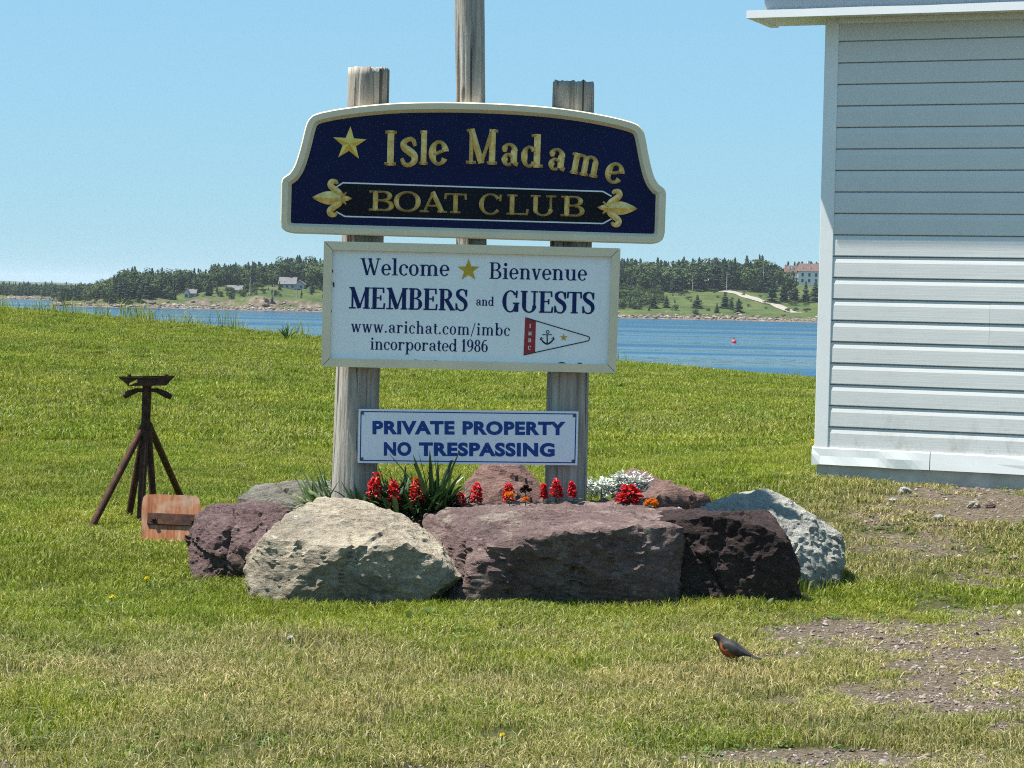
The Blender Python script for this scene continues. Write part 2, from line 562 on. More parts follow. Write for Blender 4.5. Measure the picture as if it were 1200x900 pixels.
class Pen:
    """serif letters drawn as strokes; unit = cap height"""
    def __init__(s, T=.16, t=.06, sw=.2):
        s.T, s.t, s.sw, s.strokes = T, t, sw, []
    def rib(s, pts):                       # pts: (x, y, width)
        s.strokes.append(pts)
    def stem(s, x, a, b, w=None): s.rib([(x, a, w or s.T), (x, b, w or s.T)])
    def bar(s, x0, x1, y, w=None): s.rib([(x0, y, w or s.t), (x1, y, w or s.t)])
    def dia(s, x0, y0, x1, y1, w=None): s.rib([(x0, y0, w or s.T), (x1, y1, w or s.T)])
    def foot(s, x, y=0, k=1.0, l=1, r=1):
        h = s.t * .5 if y == 0 else (-s.t * .5)
        s.bar(x - (s.T / 2 + s.sw * .5 * k) * l, x + (s.T / 2 + s.sw * .5 * k) * r, y + h)
    def bowl(s, cx, cy, rx, ry, a0, a1, n=20, T=None, t=None):
        T = T or s.T; t = t or s.t
        pts = []
        for i in range(n + 1):
            a = math.radians(a0 + (a1 - a0) * i / n)
            w = t + (T - t) * math.cos(a) ** 2
            pts.append((cx + (rx - w / 2) * math.cos(a), cy + (ry - w / 2) * math.sin(a), w))
        s.rib(pts)
    def dot(s, x, y, r):
        s.rib([(x - r + 2 * r * i / 8, y, max(.01, 2 * r * math.sqrt(max(0, 1 - (2 * i / 8 - 1) ** 2)))) for i in range(9)])
    def curve(s, pts): s.rib(catmull(pts))
    def glyph(s, c):
        T, t, xh = s.T, s.t, .66
        S = s
        q = .02 + T / 2 + s.sw * .5        # left margin to a stem's middle
        w = lambda x: x + q
        if c == 'I': S.stem(q, 0, 1); S.foot(q); S.foot(q, 1); return 2 * q
        if c == 'L': S.stem(q, 0, 1); S.foot(q, 1); S.bar(q - .18, w(.58), t / 2); S.dia(w(.56), 0, w(.60), .3, t * 1.3); S.foot(q, 0, l=1, r=0); return w(.66)
        if c == 'T':
            x = .42; S.stem(x, 0, 1); S.foot(x, 0); S.bar(.03, .81, 1 - t / 2); S.dia(.05, 1, .02, .70, t * 1.3); S.dia(.79, 1, .82, .70, t * 1.3); return .86
        if c == 'E':
            S.stem(q, 0, 1); S.bar(q - T / 2 - s.sw * .5, w(.52), 1 - t / 2); S.bar(q - T / 2 - s.sw * .5, w(.56), t / 2); S.bar(q, w(.36), .52)
            S.dia(w(.51), 1, w(.53), .74, t * 1.3); S.dia(w(.55), 0, w(.59), .28, t * 1.3); S.dia(w(.36), .40, w(.36), .64, t * 1.2); return w(.66)
        if c == 'B':
            S.stem(q, 0, 1); S.foot(q, 0, r=0); S.foot(q, 1, r=0); S.bar(q, w(.26), 1 - t / 2); S.bar(q, w(.28), t / 2); S.bar(q, w(.28), .53)
            S.bowl(w(.24), .755, .30, .245, -90, 90); S.bowl(w(.26), .265, .34, .275, -90, 90); return w(.64)
        if c == 'R':
            S.stem(q, 0, 1); S.foot(q, 0); S.foot(q, 1, r=0); S.bar(q, w(.26), 1 - t / 2); S.bar(q, w(.26), .5)
            S.bowl(w(.24), .74, .33, .26, -90, 90); S.dia(w(.25), .50, w(.60), .03, T * .95); S.bar(w(.5), w(.76), t / 2); return w(.76)
        if c == 'P':
            S.stem(q, 0, 1); S.foot(q, 0); S.foot(q, 1, r=0); S.bar(q, w(.26), 1 - t / 2); S.bar(q, w(.26), .45); S.bowl(w(.24), .72, .34, .28, -90, 90); return w(.62)
        if c == 'O': S.bowl(.47, .5, .45, .52, 0, 360, 40); return .96
        if c == 'C':
            S.bowl(.47, .5, .45, .52, 38, 322, 34); S.dia(.84, .66, .86, .98, t * 1.3); return .93
        if c == 'G':
            S.bowl(.47, .5, .45, .52, 42, 330, 34); S.dia(.82, .66, .85, 1.0, t * 1.3); S.stem(.83, .02, .42); S.bar(.62, 1.0, .42); return 1.03
        if c == 'U':
            S.stem(q, .3, 1); S.foot(q, 1); S.bowl(w(.30), .32, .30 + T / 2, .34, 180, 360); S.stem(w(.60), .3, 1, T * .55); S.foot(w(.60), 1); return w(.60) + q
        if c == 'A':
            S.dia(.16, .02, .46, .98, t * 1.3); S.dia(.44, 1.02, .80, .02, T); S.bar(.26, .66, .33); S.bar(.0, .32, t / 2); S.bar(.62, .98, t / 2); return .99
        if c == 'S':
            S.curve([(.62, .74, t), (.55, .93, t * 1.2), (.36, .98, t * 1.1), (.16, .88, T * .8), (.15, .70, T * .9), (.34, .56, T * 1.05), (.55, .43, T * 1.0), (.62, .24, T * .85), (.50, .05, t * 1.3), (.28, .02, t * 1.1), (.12, .12, t * 1.1), (.08, .28, t)])
            S.dia(.64, .66, .65, .98, t * 1.2); S.dia(.05, .34, .06, .02, t * 1.2); return .74
        if c == 'M':
            S.stem(q, 0, 1, t * 1.4); S.foot(q); S.dia(q - .02, .99, w(.42), .03, T); S.dia(w(.42), .03, w(.82), 1, t * 1.2); S.stem(w(.84), 0, 1); S.foot(w(.84)); S.bar(q - .2, q, 1 - t / 2); S.bar(w(.84), w(1.06), 1 - t / 2); return w(.84) + q
        if c == 'W':
            S.dia(.14, 1, .42, .0, T * .95); S.dia(.42, 0, .68, .98, t * 1.2); S.dia(.56, 1, .86, 0, T * .95); S.dia(.86, 0, 1.12, 1, t * 1.2)
            S.bar(0, .30, 1 - t / 2); S.bar(.44, .72, 1 - t / 2); S.bar(.98, 1.26, 1 - t / 2); return 1.24
        # ---- small letters
        if c == 'i': S.stem(q, 0, xh); S.foot(q); S.foot(q, xh, r=0); S.dot(q, .88, T * .68); return 2 * q
        if c == 'l': S.stem(q, 0, 1.02); S.foot(q); S.foot(q, 1.02, r=0); return 2 * q
        if c in 'nhm':
            top = 1.02 if c == 'h' else xh
            S.stem(q, 0, top); S.foot(q, 0, .7); S.foot(q, top, r=0)
            g = .40; k = 2 if c == 'm' else 1
            for j in range(k):
                x0 = q + g * j
                S.bowl(x0 + g / 2, .43, g / 2 + T / 2, .24, 0, 150, 14, T, t * 1.1); S.stem(x0 + g, 0, .44); S.foot(x0 + g, 0, .7)
            return q + g * k + q * .95
        if c == 'u':
            g = .42
            S.stem(q, .2, xh); S.foot(q, xh, r=0); S.bowl(q + g / 2, .23, g / 2 + T / 2, .25, 180, 330, 14); S.stem(q + g, 0, xh); S.foot(q + g, xh, r=0); S.foot(q + g, 0, l=0); return q + g + q
        if c == 'r':
            S.stem(q, 0, xh); S.foot(q); S.foot(q, xh, r=0); S.bowl(q + .22, .42, .24, .25, 50, 160, 10, T * .8, t * 1.3); S.dot(q + .34, .56, T * .56); return q + .44
        if c == 'v':
            S.dia(.12, xh, .32, 0, T * .95); S.dia(.32, 0, .52, xh, t * 1.3); S.bar(0, .25, xh - t / 2); S.bar(.40, .64, xh - t / 2); return .64
        if c == 'w':
            S.dia(.12, xh, .30, 0, T * .9); S.dia(.30, 0, .48, xh, t * 1.3); S.dia(.46, xh, .66, 0, T * .9); S.dia(.66, 0, .84, xh, t * 1.3)
            S.bar(0, .24, xh - t / 2); S.bar(.36, .58, xh - t / 2); S.bar(.74, .95, xh - t / 2); return .96
        if c == 'o': S.bowl(.32, xh / 2, .30, xh / 2 + .015, 0, 360, 30); return .64
        if c == 'c': S.bowl(.32, xh / 2, .30, xh / 2 + .015, 48, 315, 26); S.dot(.50, .50, T * .55); return .58
        if c == 'e':
            S.bowl(.32, xh / 2, .30, xh / 2 + .015, 0, 318, 30); S.bar(.1, .57, xh / 2 + .01, t * 1.1); return .62
        if c == 'a':
            S.bowl(.32, .43, .20 + T / 2, .24, 0, 150, 14); S.dot(.15, .50, T * .55); S.stem(.52 - .02, .08, .45); S.bowl(.29, .19, .24, .20, 50, 300, 20); S.dia(.5, .1, .66, .05, t * 1.4); return .67
        if c in 'db':
            x = .56 if c == 'd' else q
            if c == 'd': S.bowl(.30, xh / 2, .28, xh / 2 + .01, 40, 320, 26); S.stem(x, 0, 1.02); S.foot(x, 1.02, r=0); S.foot(x, 0, l=0); return x + q * .9
            S.bowl(q + .26, xh / 2, .29, xh / 2 + .01, -145, 145, 26); S.stem(x, .02, 1.02); S.foot(x, 1.02, r=0); return q + .58
        if c == 'p':
            S.bowl(q + .26, xh / 2, .29, xh / 2 + .01, -145, 145, 26); S.stem(q, -.3, xh); S.foot(q, xh, r=0); S.bar(q - .18, q + .18, -.3); return q + .58
        if c == 't':
            S.stem(.2, .12, .84); S.bar(.03, .40, xh - t / 2); S.bowl(.34, .15, .14 + T / 2, .16, 180, 300, 10, T, t); return .42
        if c == 's':
            S.curve([(.44, .48, t), (.38, .62, t * 1.2), (.26, .65, t * 1.2), (.12, .56, T * .75), (.14, .44, T * .9), (.28, .35, T), (.42, .24, T * .9), (.42, .10, T * .75), (.28, .01, t * 1.2), (.14, .04, t * 1.2), (.07, .17, t)]); return .53
        if c == '.': S.dot(.13, T * .55, T * .6); return .28
        if c == '/': S.dia(.06, -.12, .42, 1.0, t * 1.1); return .48
        if c == '1': S.stem(.2, 0, 1); S.foot(.2); S.dia(.05, .80, .2, .96, t * 1.3); return .42
        if c == '9': S.bowl(.30, .68, .28, .32, 0, 360, 26); S.curve([(.52, .68, T), (.52, .38, T * .9), (.38, .10, t * 1.4), (.14, .04, t * 1.4)]); return .62
        if c == '6': S.bowl(.31, .32, .28, .32, 0, 360, 26); S.curve([(.09, .32, T), (.10, .62, T * .9), (.24, .90, t * 1.4), (.48, .96, t * 1.4)]); return .62
        if c == '8': S.bowl(.31, .75, .24, .25, 0, 360, 24); S.bowl(.31, .27, .28, .28, 0, 360, 26); return .62
        return .34

def stroke_faces(mb, pts, T_, y0, ridge=0.0, seq=0):
    """pts (x, y, w) -> strip; T_(x, y) -> board (u, v).  y0 = depth of the strip, lower = nearer the viewer"""
    n = len(pts)
    Lp, Cp, Rp = [], [], []
    for i in range(n):
        a = pts[max(0, i - 1)]; b = pts[min(n - 1, i + 1)]
        dx, dy = b[0] - a[0], b[1] - a[1]
        L = math.hypot(dx, dy) or 1
        nx, ny = -dy / L, dx / L
        x, y, w = pts[i]
        Lp.append(T_(x + nx * w / 2, y + ny * w / 2)); Cp.append(T_(x, y)); Rp.append(T_(x - nx * w / 2, y - ny * w / 2))
    z = y0 - seq * 0.00006
    if ridge == 0:
        vs = []
        for a, b in zip(Lp, Rp): vs += [(a[0], z, a[1]), (b[0], z, b[1])]
        mb.add(vs, [(2 * i, 2 * i + 1, 2 * i + 3, 2 * i + 2) for i in range(n - 1)])
    else:
        vs = []
        base = y0 + 0.012
        for a, c, b in zip(Lp, Cp, Rp):
            vs += [(a[0], base, a[1]), (a[0], z, a[1]), (c[0], z - ridge, c[1]), (b[0], z, b[1]), (b[0], base, b[1])]
        fs = []
        for i in range(n - 1):
            k = 5 * i
            fs += [(k + j, k + j + 1, k + j + 6, k + j + 5) for j in range(4)]
        e = 5 * (n - 1)
        fs += [(0, 4, 3, 2, 1), (e, e + 1, e + 2, e + 3, e + 4)]
        mb.add(vs, fs)

def text_width(txt, pen_args, gap):
    x = 0
    for c in txt:
        x += Pen(*pen_args).glyph(c) + gap
    return x - gap

def write(mb, txt, frame, y0, pen_args=(.15, .05, .2), gap=.06, seq=0):
    """frame = ((u0, v0), (u1, v1), cap height): baseline from left end to right end, the text fitted between"""
    (u0, v0), (u1, v1), H = frame
    W = text_width(txt, pen_args, gap)
    L = math.hypot(u1 - u0, v1 - v0)
    ex = ((u1 - u0) / L, (v1 - v0) / L); ey = (-ex[1], ex[0])
    kx = L / W
    x = 0; k = seq
    for c in txt:
        p = Pen(*pen_args); adv = p.glyph(c)
        for st in p.strokes:
            st2 = [(q[0] * kx, q[1] * H, q[2]) for q in st]
            # widths live in unit space: use the mean scale
            st2 = [(a, b, w_ * (.5 * kx + .5 * H)) for (a, b, _), w_ in zip(st2, [q[2] for q in st])]
            T_ = lambda X, Y, x=x: (u0 + ex[0] * (X + x * kx) + ey[0] * Y, v0 + ex[1] * (X + x * kx) + ey[1] * Y)
            stroke_faces(mb, st2, T_, y0, 0, k % 9); k += 1
        x += adv + gap

def star_pts(cu, cv, r, rot=0, k=.40):
    return [(cu + (r if i % 2 == 0 else r * k) * math.sin(rot + i * math.pi / 5), cv + (r if i % 2 == 0 else r * k) * math.cos(rot + i * math.pi / 5)) for i in range(10)]

def star_solid(mb, cu, cv, r, y0, rise, rot=0):
    P = star_pts(cu, cv, r, rot)
    vs = [(u, y0, v) for u, v in P] + [(cu, y0 - rise, cv)]
    mb.add(vs, [(i, (i + 1) % 10, 10) for i in range(10)])

# ================================================================ the club sign
def wood_mat(name, tint=(1, 1, 1)):
    t = NT(name)
    v = t.coord('Object', (22, 22, 1.1)); vb = t.coord('Object', (3, 3, .7)); vf = t.coord('Object', (70, 70, 4))
    g = t.noise(v, 1.0, 6, .65, .3); g2 = t.noise(vf, 1.0, 4, .6); bl = t.noise(vb, 1.0, 3)
    c = t.ramp(g, [(.28, (.07, .05, .036)), (.40, (.26, .22, .175)), (.58, (.42, .375, .31)), (.75, (.58, .53, .45))])
    c = t.mix(t.ramp(bl, [(.45, 0.0), (.7, .55)]), c, (.26, .21, .155))
    c = t.mix(.35, c, t.ramp(g2, [(.3, (.08, .07, .06)), (.7, (.42, .39, .35))]))
    ck = t.noise(t.coord('Object', (34, 34, .55)), 1.0, 3, .5, .6)
    crack = t.ramp(ck, [(.33, 1.0), (.39, 0.0)])
    c = t.mix(t.math('MULTIPLY', crack, .8), c, (.045, .032, .024))
    kn = t.n('TexVoronoi'); t.l(t.coord('Object', (5, 5, 1.4)), kn.inputs['Vector']); kn.inputs['Scale'].default_value = 1.3
    c = t.mix(t.ramp(kn.outputs['Distance'], [(.06, .8), (.11, 0.0)]), c, (.06, .042, .030))
    c = t.mix(1.0, c, tint, 'MULTIPLY')
    hh = t.math('SUBTRACT', t.math('ADD', g, t.math('MULTIPLY', g2, .5)), t.math('MULTIPLY', crack, .8))
    return t.princ(c, .9, 0, t.bump(hh, 1.0, .016), .2)
M_POST = wood_mat('weathered_wood', (1.02, 1.06, 1.10))
M_MAST = wood_mat('silvered_wood', (1.12, 1.16, 1.2))
M_FRAME = simple('cream_paint', (.70, .61, .43), .55, .07, 3, bump=.12, bscale=40)
t = NT('navy_enamel')
c = t.ramp(t.noise(t.coord('Object'), 2.2, 4), [(.3, (.0016, .0045, .040)), (.7, (.003, .007, .058))])
M_NAVY = t.princ(c, t.ramp(t.noise(t.coord('Object', (3, 1, 9)), 2, 3), [(.3, .25), (.7, .4)]), 0, None, .15)
M_BLACK = simple('black_enamel', (.003, .003, .008), .3, .2, 3, spec=.15)
t = NT('worn_gold')
v = t.coord('Object')
n1 = t.noise(v, 26, 5, .7); n2 = t.noise(v, 90, 3)
c = t.ramp(n1, [(.28, (.48, .29, .07)), (.45, (.70, .47, .14)), (.62, (.84, .62, .25)), (.78, (.90, .76, .46))])
M_GOLD = t.princ(c, .34, .45, t.bump(n2, .3, .003), .5)
M_GOLDB = simple('bright_gold', (.80, .55, .12), .3, .1, 20, metal=.4)
M_LINE = simple('white_line', (.72, .74, .74), .5, .08)
t = NT('sign_white')
v = t.coord('Object')
c = t.ramp(t.noise(v, 1.6, 4), [(.3, (.76, .80, .81)), (.7, (.84, .86, .86))])
c = t.mix(t.ramp(t.noise(t.coord('Object', (6, 1, 1.2)), 2.0, 5, .7), [(.55, 0.0), (.85, .35)]), c, (.56, .58, .56))
M_WHITE = t.princ(c, .5, 0, t.bump(t.noise(v, 90, 3), .1, .002), .4)
M_BLUE = simple('sign_blue', (.006, .020, .105), .6, .2, 30, spec=.2)
M_RED = simple('flag_red', (.30, .022, .03), .55, .15, 30)
M_INK = simple('flag_ink', (.012, .016, .03), .5, .2, 30)
M_YEL = simple('painted_gold', (.50, .33, .02), .5, .15, 30)
M_NOTICE = simple('notice_plastic', (.70, .74, .80), .35, .03, 2)
M_NBLUE = simple('notice_blue', (.008, .050, .23), .5, .06, 30, spec=.2)
M_STEEL = simple('dull_steel', (.10, .10, .11), .5, .2, 30, metal=.7)
M_FLAKE = simple('flaked_paint', (.05, .06, .07), .9, .5, 60)

SIGN_Y = 12.30
base = at_depth(548, 668, SIGN_Y + .15)
sign = empty('club_sign', (base.x, SIGN_Y + .15, 0))
tag(sign, 'club sign on two grey log posts, navy and white boards above the flower bed', 'sign')
S0 = sign.location.copy()

def place(o, w):
    o.location = Vector(w) - S0
    return o

def log(name, p_top, p_low, rad_top, rad_low, Y, zlow, mat, seed, nz=70, na=84, ragged=.02):
    A = at_depth(*p_top, Y); B = at_depth(*p_low, Y)
    d = (A - B) / (A.z - B.z)
    Bz = B + d * (zlow - B.z)
    H = A.z - zlow
    rs = random.Random(seed)
    cracks = [(rs.uniform(0, 2 * math.pi), rs.uniform(.018, .035), rs.uniform(.004, .012), rs.uniform(-.3, H * .9), rs.uniform(.15, .9)) for _ in range(30)]
    vs, fs = [], []
    for i in range(nz + 1):
        s = i / nz; z = H * s
        for k in range(na):
            a = 2 * math.pi * k / na
            r = rad_low + (rad_top - rad_low) * s
            r += .006 * fnoise(math.cos(a) * 1.2, math.sin(a) * 1.2, z * 1.2 + seed, 1.4, 3)
            for ca, cw, cd, z0, ln in cracks:
                if z0 < z < z0 + ln * 1.5:
                    da = (a - ca - .05 * math.sin(z * 3 + ca) + math.pi) % (2 * math.pi) - math.pi
                    f = min(1, (z - z0) * 6, (z0 + ln * 1.5 - z) * 6)
                    r -= cd * f * math.exp(-(da / cw) ** 2)
            zz = z
            if i == nz: zz += ragged * fnoise(math.cos(a) * 2, math.sin(a) * 2, seed, 2.2, 3)
            vs.append((r * math.cos(a) + d.x * z, r * math.sin(a) + d.y * z, zz))
    for i in range(nz):
        for k in range(na):
            k2 = (k + 1) % na
            fs.append((i * na + k, i * na + k2, (i + 1) * na + k2, (i + 1) * na + k))
    # top: ring inward then centre
    b0 = len(vs)
    for k in range(na):
        a = 2 * math.pi * k / na
        vs.append((rad_top * .5 * math.cos(a) + d.x * H, rad_top * .5 * math.sin(a) + d.y * H, H + ragged * .8 * fnoise(math.cos(a), math.sin(a), seed + 5, 3, 3)))
    vs.append((d.x * H, d.y * H, H))
    for k in range(na):
        k2 = (k + 1) % na
        fs.append((nz * na + k, nz * na + k2, b0 + k2, b0 + k)); fs.append((b0 + k, b0 + k2, b0 + na))
    mb = MB(); mb.add(vs, fs)
    o = mb.build(name, mat, sign, smooth=True)
    o.location = Vector((Bz.x, Y, zlow)) - S0
    return o

log('post', (432, 81), (416, 540), .113, .131, SIGN_Y + .044 + .112, -.1, M_POST, 3)['label'] = 'left grey log post, sawn flat at the top'
log('post', (672.5, 97), (664, 540), .116, .118, SIGN_Y + .044 + .113, -.1, M_POST, 11)['label'] = 'right cracked log post with a ragged top'
pm = log('mast', (548.0, -260), (552.5, 285), .078, .086, SIGN_Y + .045 + .081, at_depth(553, 425, SIGN_Y).z, M_MAST, 23)
pm['label'] = 'slim round mast rising behind the boards'

class Board:
    def __init__(s, name, c, beta, Y=SIGN_Y):
        s.Y, s.b = Y, beta
        s.C = at_depth(*c, Y)
        s.name = name
    def uv(s, x, y):
        p = at_depth(x, y, s.Y) - s.C
        # world = u (cos b, -sin b) + v (sin b, cos b) in (X, Z)
        return (p.x * math.cos(s.b) - p.z * math.sin(s.b), p.x * math.sin(s.b) + p.z * math.cos(s.b))
    def make(s, mb, mat):
        o = mb.build(s.name, mat, sign)
        o.rotation_euler = (0, s.b, 0)
        place(o, (s.C.x, s.Y, s.C.z))
        s.o = o
        return o

def inset(poly, d):
    n = len(poly); out = []
    area = sum(poly[i][0] * poly[(i + 1) % n][1] - poly[(i + 1) % n][0] * poly[i][1] for i in range(n))
    sg = 1 if area > 0 else -1
    for i in range(n):
        p, q, r_ = poly[i - 1], poly[i], poly[(i + 1) % n]
        e1 = Vector((q[0] - p[0], q[1] - p[1])).normalized(); e2 = Vector((r_[0] - q[0], r_[1] - q[1])).normalized()
        n1 = Vector((-e1.y, e1.x)) * sg; n2 = Vector((-e2.y, e2.x)) * sg
        m_ = n1 + n2
        if m_.length < 1e-6: m_ = n1
        m_.normalize()
        k = d / max(.5, m_.dot(n1))
        out.append((q[0] + m_.x * k, q[1] + m_.y * k))
    return out

def border(poly, w_flat, w_bev, proud, back):
    """moulded border: side, flat front, bevel down to the field (y = 0)"""
    rings = [(poly, back), (poly, -proud + .006), (inset(poly, .006), -proud), (inset(poly, w_flat), -proud), (inset(poly, w_flat + w_bev), 0.001)]
    n = len(poly); vs = []; fs = []
    for pl, y in rings: vs += [(u, y, v) for u, v in pl]
    for k in range(len(rings) - 1):
        for i in range(n):
            j = (i + 1) % n
            fs.append((k * n + i, k * n + j, (k + 1) * n + j, (k + 1) * n + i))
    mb = MB(); mb.add(vs, fs)
    return mb

# ---- name board
NB = Board('name_board', (554, 208), .0085)
PX = SIGN_Y / F
half = [(0, 158), (40, 157.5), (85, 155.5), (125, 151.5), (160, 146), (180, 141.5)]
cor = [(180, 141.5), (190, 137.5), (196, 130), (199, 120), (202, 106), (206, 90), (210, 78), (215, 70), (219.5, 66.5), (223.2, 63), (224.5, 58)]
low = [(224.5, 58), (224.5, 40), (224.5, 14), (222.5, 6), (217, 1.5), (209, 0)]
hp = catmull(half, 3)[:-1] + catmull(cor, 3)[:-1] + [low[0], low[1]] + catmull(low[2:], 3)
rt = [(a, b) for a, b in hp]
lf = [(-a, b) for a, b in reversed(hp)][:-1]
out_px = rt + lf                          # starts at the crown, clockwise down the right side
uc, vb_ = NB.uv(553.5, 279.6)
poly = [((a * PX) + uc, b * PX + vb_) for a, b in out_px]
core = MB(); core.prism(inset(poly, .012), 0.0, .045)
NB.make(core, M_NAVY)
NB.o['label'] = 'navy arched board with a cream border and carved gold lettering'
border(poly, .038, .018, .030, .045).build('border', M_FRAME, NB.o)

pan = [(402, 214.2), (706.5, 224.4), (716.5, 230), (716.5, 256.5), (706.5, 262), (404, 253.6), (394, 248), (393, 220)]
pan_uv = [NB.uv(*p) for p in pan]
mb = MB(); mb.prism(pan_uv, -.0012, .0006)
mb.build('name_panel', M_BLACK, NB.o)
mb = MB()
for i in range(len(pan_uv)):
    if i in (2, 6): continue
    a, b_ = pan_uv[i], pan_uv[(i + 1) % len(pan_uv)]
    stroke_faces(mb, [(a[0], a[1], .0075), (b_[0], b_[1], .0075)], lambda x, y: (x, y), -.003, 0, i)
mb.build('panel_outline', M_LINE, NB.o)

def gold_letter(ch, x0, x1, yt, yb, rot=0, args=(.21, .10, .20), tilt=.0295):
    p = Pen(*args); adv = p.glyph(ch)
    if ch == 'e' :                       # slanted bar and swung tail
        p = Pen(*args); p.bowl(.32, .33, .30, .345, 10, 325, 30); p.dia(.12, .26, .56, .44, .10); adv = .62
    top = 1.0 if ch.isupper() else (1.02 if ch in 'ld' else .66)
    xs = [q[0] for s_ in p.strokes for q in s_]
    lo, hi = min(xs) - args[0] * .3, max(xs) + args[0] * .3
    a = NB.uv(x0, yb)
    W = (x1 - x0) * PX; H = (yb - yt) * PX / top
    if rot: W, H = W * .97, H * .94
    kx = W / (hi - lo)
    th = R(-rot)
    mb = MB()
    for k, st in enumerate(p.strokes):
        st2 = [((q[0] - lo) * kx, q[1] * H, q[2] * (.5 * kx + .5 * H)) for q in st]
        T_ = lambda X, Y: (a[0] + X * math.cos(th) - Y * math.sin(th), a[1] + X * math.sin(th) + Y * math.cos(th))
        stroke_faces(mb, st2, T_, -.004, .013, k)
    mb.build('letter', M_GOLD, NB.o, fix=False)

for L in [('I', 448.5, 466, 153, 193.8), ('s', 468, 488.5, 162.5, 193.5), ('l', 489.6, 502.7, 153, 193), ('e', 503.7, 525.6, 164.8, 193.2),
          ('M', 544, 584.5, 151, 192), ('a', 585.5, 608.7, 167.5, 194.5), ('d', 611.8, 638, 157, 196), ('a', 639.8, 664, 171, 199.0, 4),
          ('m', 664.8, 703, 176, 202.5, 9), ('e', 707.5, 729.5, 186, 212, 14)]:
    gold_letter(*L)
for L in [('B', 430, 460.5, 223.5, 246.5), ('O', 462, 492, 224.5, 247.3), ('A', 490, 525.8, 225, 248.4), ('T', 519.5, 547.3, 226.5, 249.3),
          ('C', 562, 588.0, 227, 251), ('L', 591.7, 620, 228, 251.3), ('U', 619.5, 652.7, 228.6, 252.4), ('B', 654.6, 684, 229.6, 253)]:
    gold_letter(*L, args=(.20, .085, .20))

mb = MB(); u_, v_ = NB.uv(409.5, 168.5); star_solid(mb, u_, v_, 20.5 * PX, -.001, .018, R(2)); mb.build('star', M_GOLDB, NB.o)

def fleur(cx, cy, sgn):
    u0, v0 = NB.uv(cx, cy)
    mb = MB()
    T_ = lambda x, y: (u0 + sgn * x * PX, v0 + y * PX)
    parts = [catmull([(34, 0, .5), (28, 0, 7), (20, 0, 13.5), (12, 0, 15.5), (4, 0, 10), (-4, 0, 5)], 5),
             catmull([(-2, 2, 3.5), (2, 6.5, 6.5), (8, 10.5, 7.5), (12.5, 15, 7), (11, 19, 6.5), (6.5, 19.2, 5), (4.5, 16.4, 3)], 5),
             catmull([(-2, -2, 3.5), (2, -6.5, 6.5), (8, -10.5, 7.5), (12.5, -15, 7), (11, -19, 6.5), (6.5, -19.2, 5), (4.5, -16.4, 3)], 5),
             [(0, -5.5, 4), (0, 5.5, 4)],
             catmull([(-1, 0, 5), (-6, 0, 6.5), (-13.5, 0, .5)], 4),
             [(-1, 1.5, 3.5), (-6.5, 7, 2)], [(-1, -1.5, 3.5), (-6.5, -7, 2)]]
    for k, st in enumerate(parts):
        stroke_faces(mb, st, lambda x, y: T_(x, y), -.008 - .0006 * k, .010, k) if False else stroke_faces(mb, [(x, y, w) for x, y, w in st], T_, -.008 - .0006 * k, .009, k)
    mb.build('fleur_de_lis', M_GOLD, NB.o, fix=False)
fleur(399.5, 232.4, -1)
fleur(713.0, 243.6, 1)

# ---- welcome board
WB = Board('welcome_board', (551, 360), .0035)
W_ = [WB.uv(*p) for p in [(380, 282.6), (727, 291), (721.8, 437.2), (376.8, 429.2)]]
core = MB(); core.prism(inset(W_, .010), 0.0, .035)
WB.make(core, M_WHITE)
WB.o['label'] = 'white board in a cream frame, greeting members and guests in blue'
def mitred(poly, w, proud, back):
    inn = inset(poly, w); n = 4
    for i in range(4):
        j = (i + 1) % 4
        q = [poly[i], poly[j], inn[j], inn[i]]
        c = (sum(p[0] for p in q) / 4, sum(p[1] for p in q) / 4)
        q = [(p[0] + (c[0] - p[0]) * .004, p[1] + (c[1] - p[1]) * .004) for p in q]
        mb = MB(); mb.prism(q, -proud, back)
        yield mb
for mb in mitred(W_, .047, .022, .036): mb.build('frame_rail', M_FRAME, WB.o)

def wz(x, y): return (360 + x / 3.158, 270 + y / 3.158)
def line(txt, x0, y0, x1, y1, cap, name='lettering', pen=(.15, .05, .2), gap=.06, mat=None):
    mb = MB()
    write(mb, txt, (WB.uv(*wz(x0, y0)), WB.uv(*wz(x1, y1)), cap / 3.158 * PX), -.0015, pen, gap)
    o = mb.build(name, mat or M_BLUE, WB.o)
    return o
line('Welcome', 197, 165, 526, 169, 62, pen=(.16, .06, .2), gap=.035)
line('Bienvenue', 673, 179, 1035, 186, 61, pen=(.16, .06, .2), gap=.035)
line('MEMBERS', 153, 289, 594, 298, 80, pen=(.21, .07, .2), gap=.02)
line('and', 624, 278, 691, 280, 34, pen=(.17, .07, .2), gap=.05)
line('GUESTS', 721, 302, 1064, 309, 80, pen=(.21, .07, .2), gap=.02)
line('www.arichat.com/imbc', 162, 376, 750, 391, 46, pen=(.15, .06, .18), gap=.09)
line('incorporated 1986', 233, 441, 669, 451, 46, pen=(.15, .06, .18), gap=.04)
mb = MB(); mb.prism([WB.uv(*p) for p in [(360 + a / 3.158, 270 + b / 3.158) for a, b in
    [(597 + 42 * math.sin(k * math.pi / 5) * (1 if k % 2 == 0 else .4), 147 - 42 * math.cos(k * math.pi / 5) * (1 if k % 2 == 0 else .4)) for k in range(10)]]], -.003, 0.0005)
mb.build('star', M_YEL, WB.o)
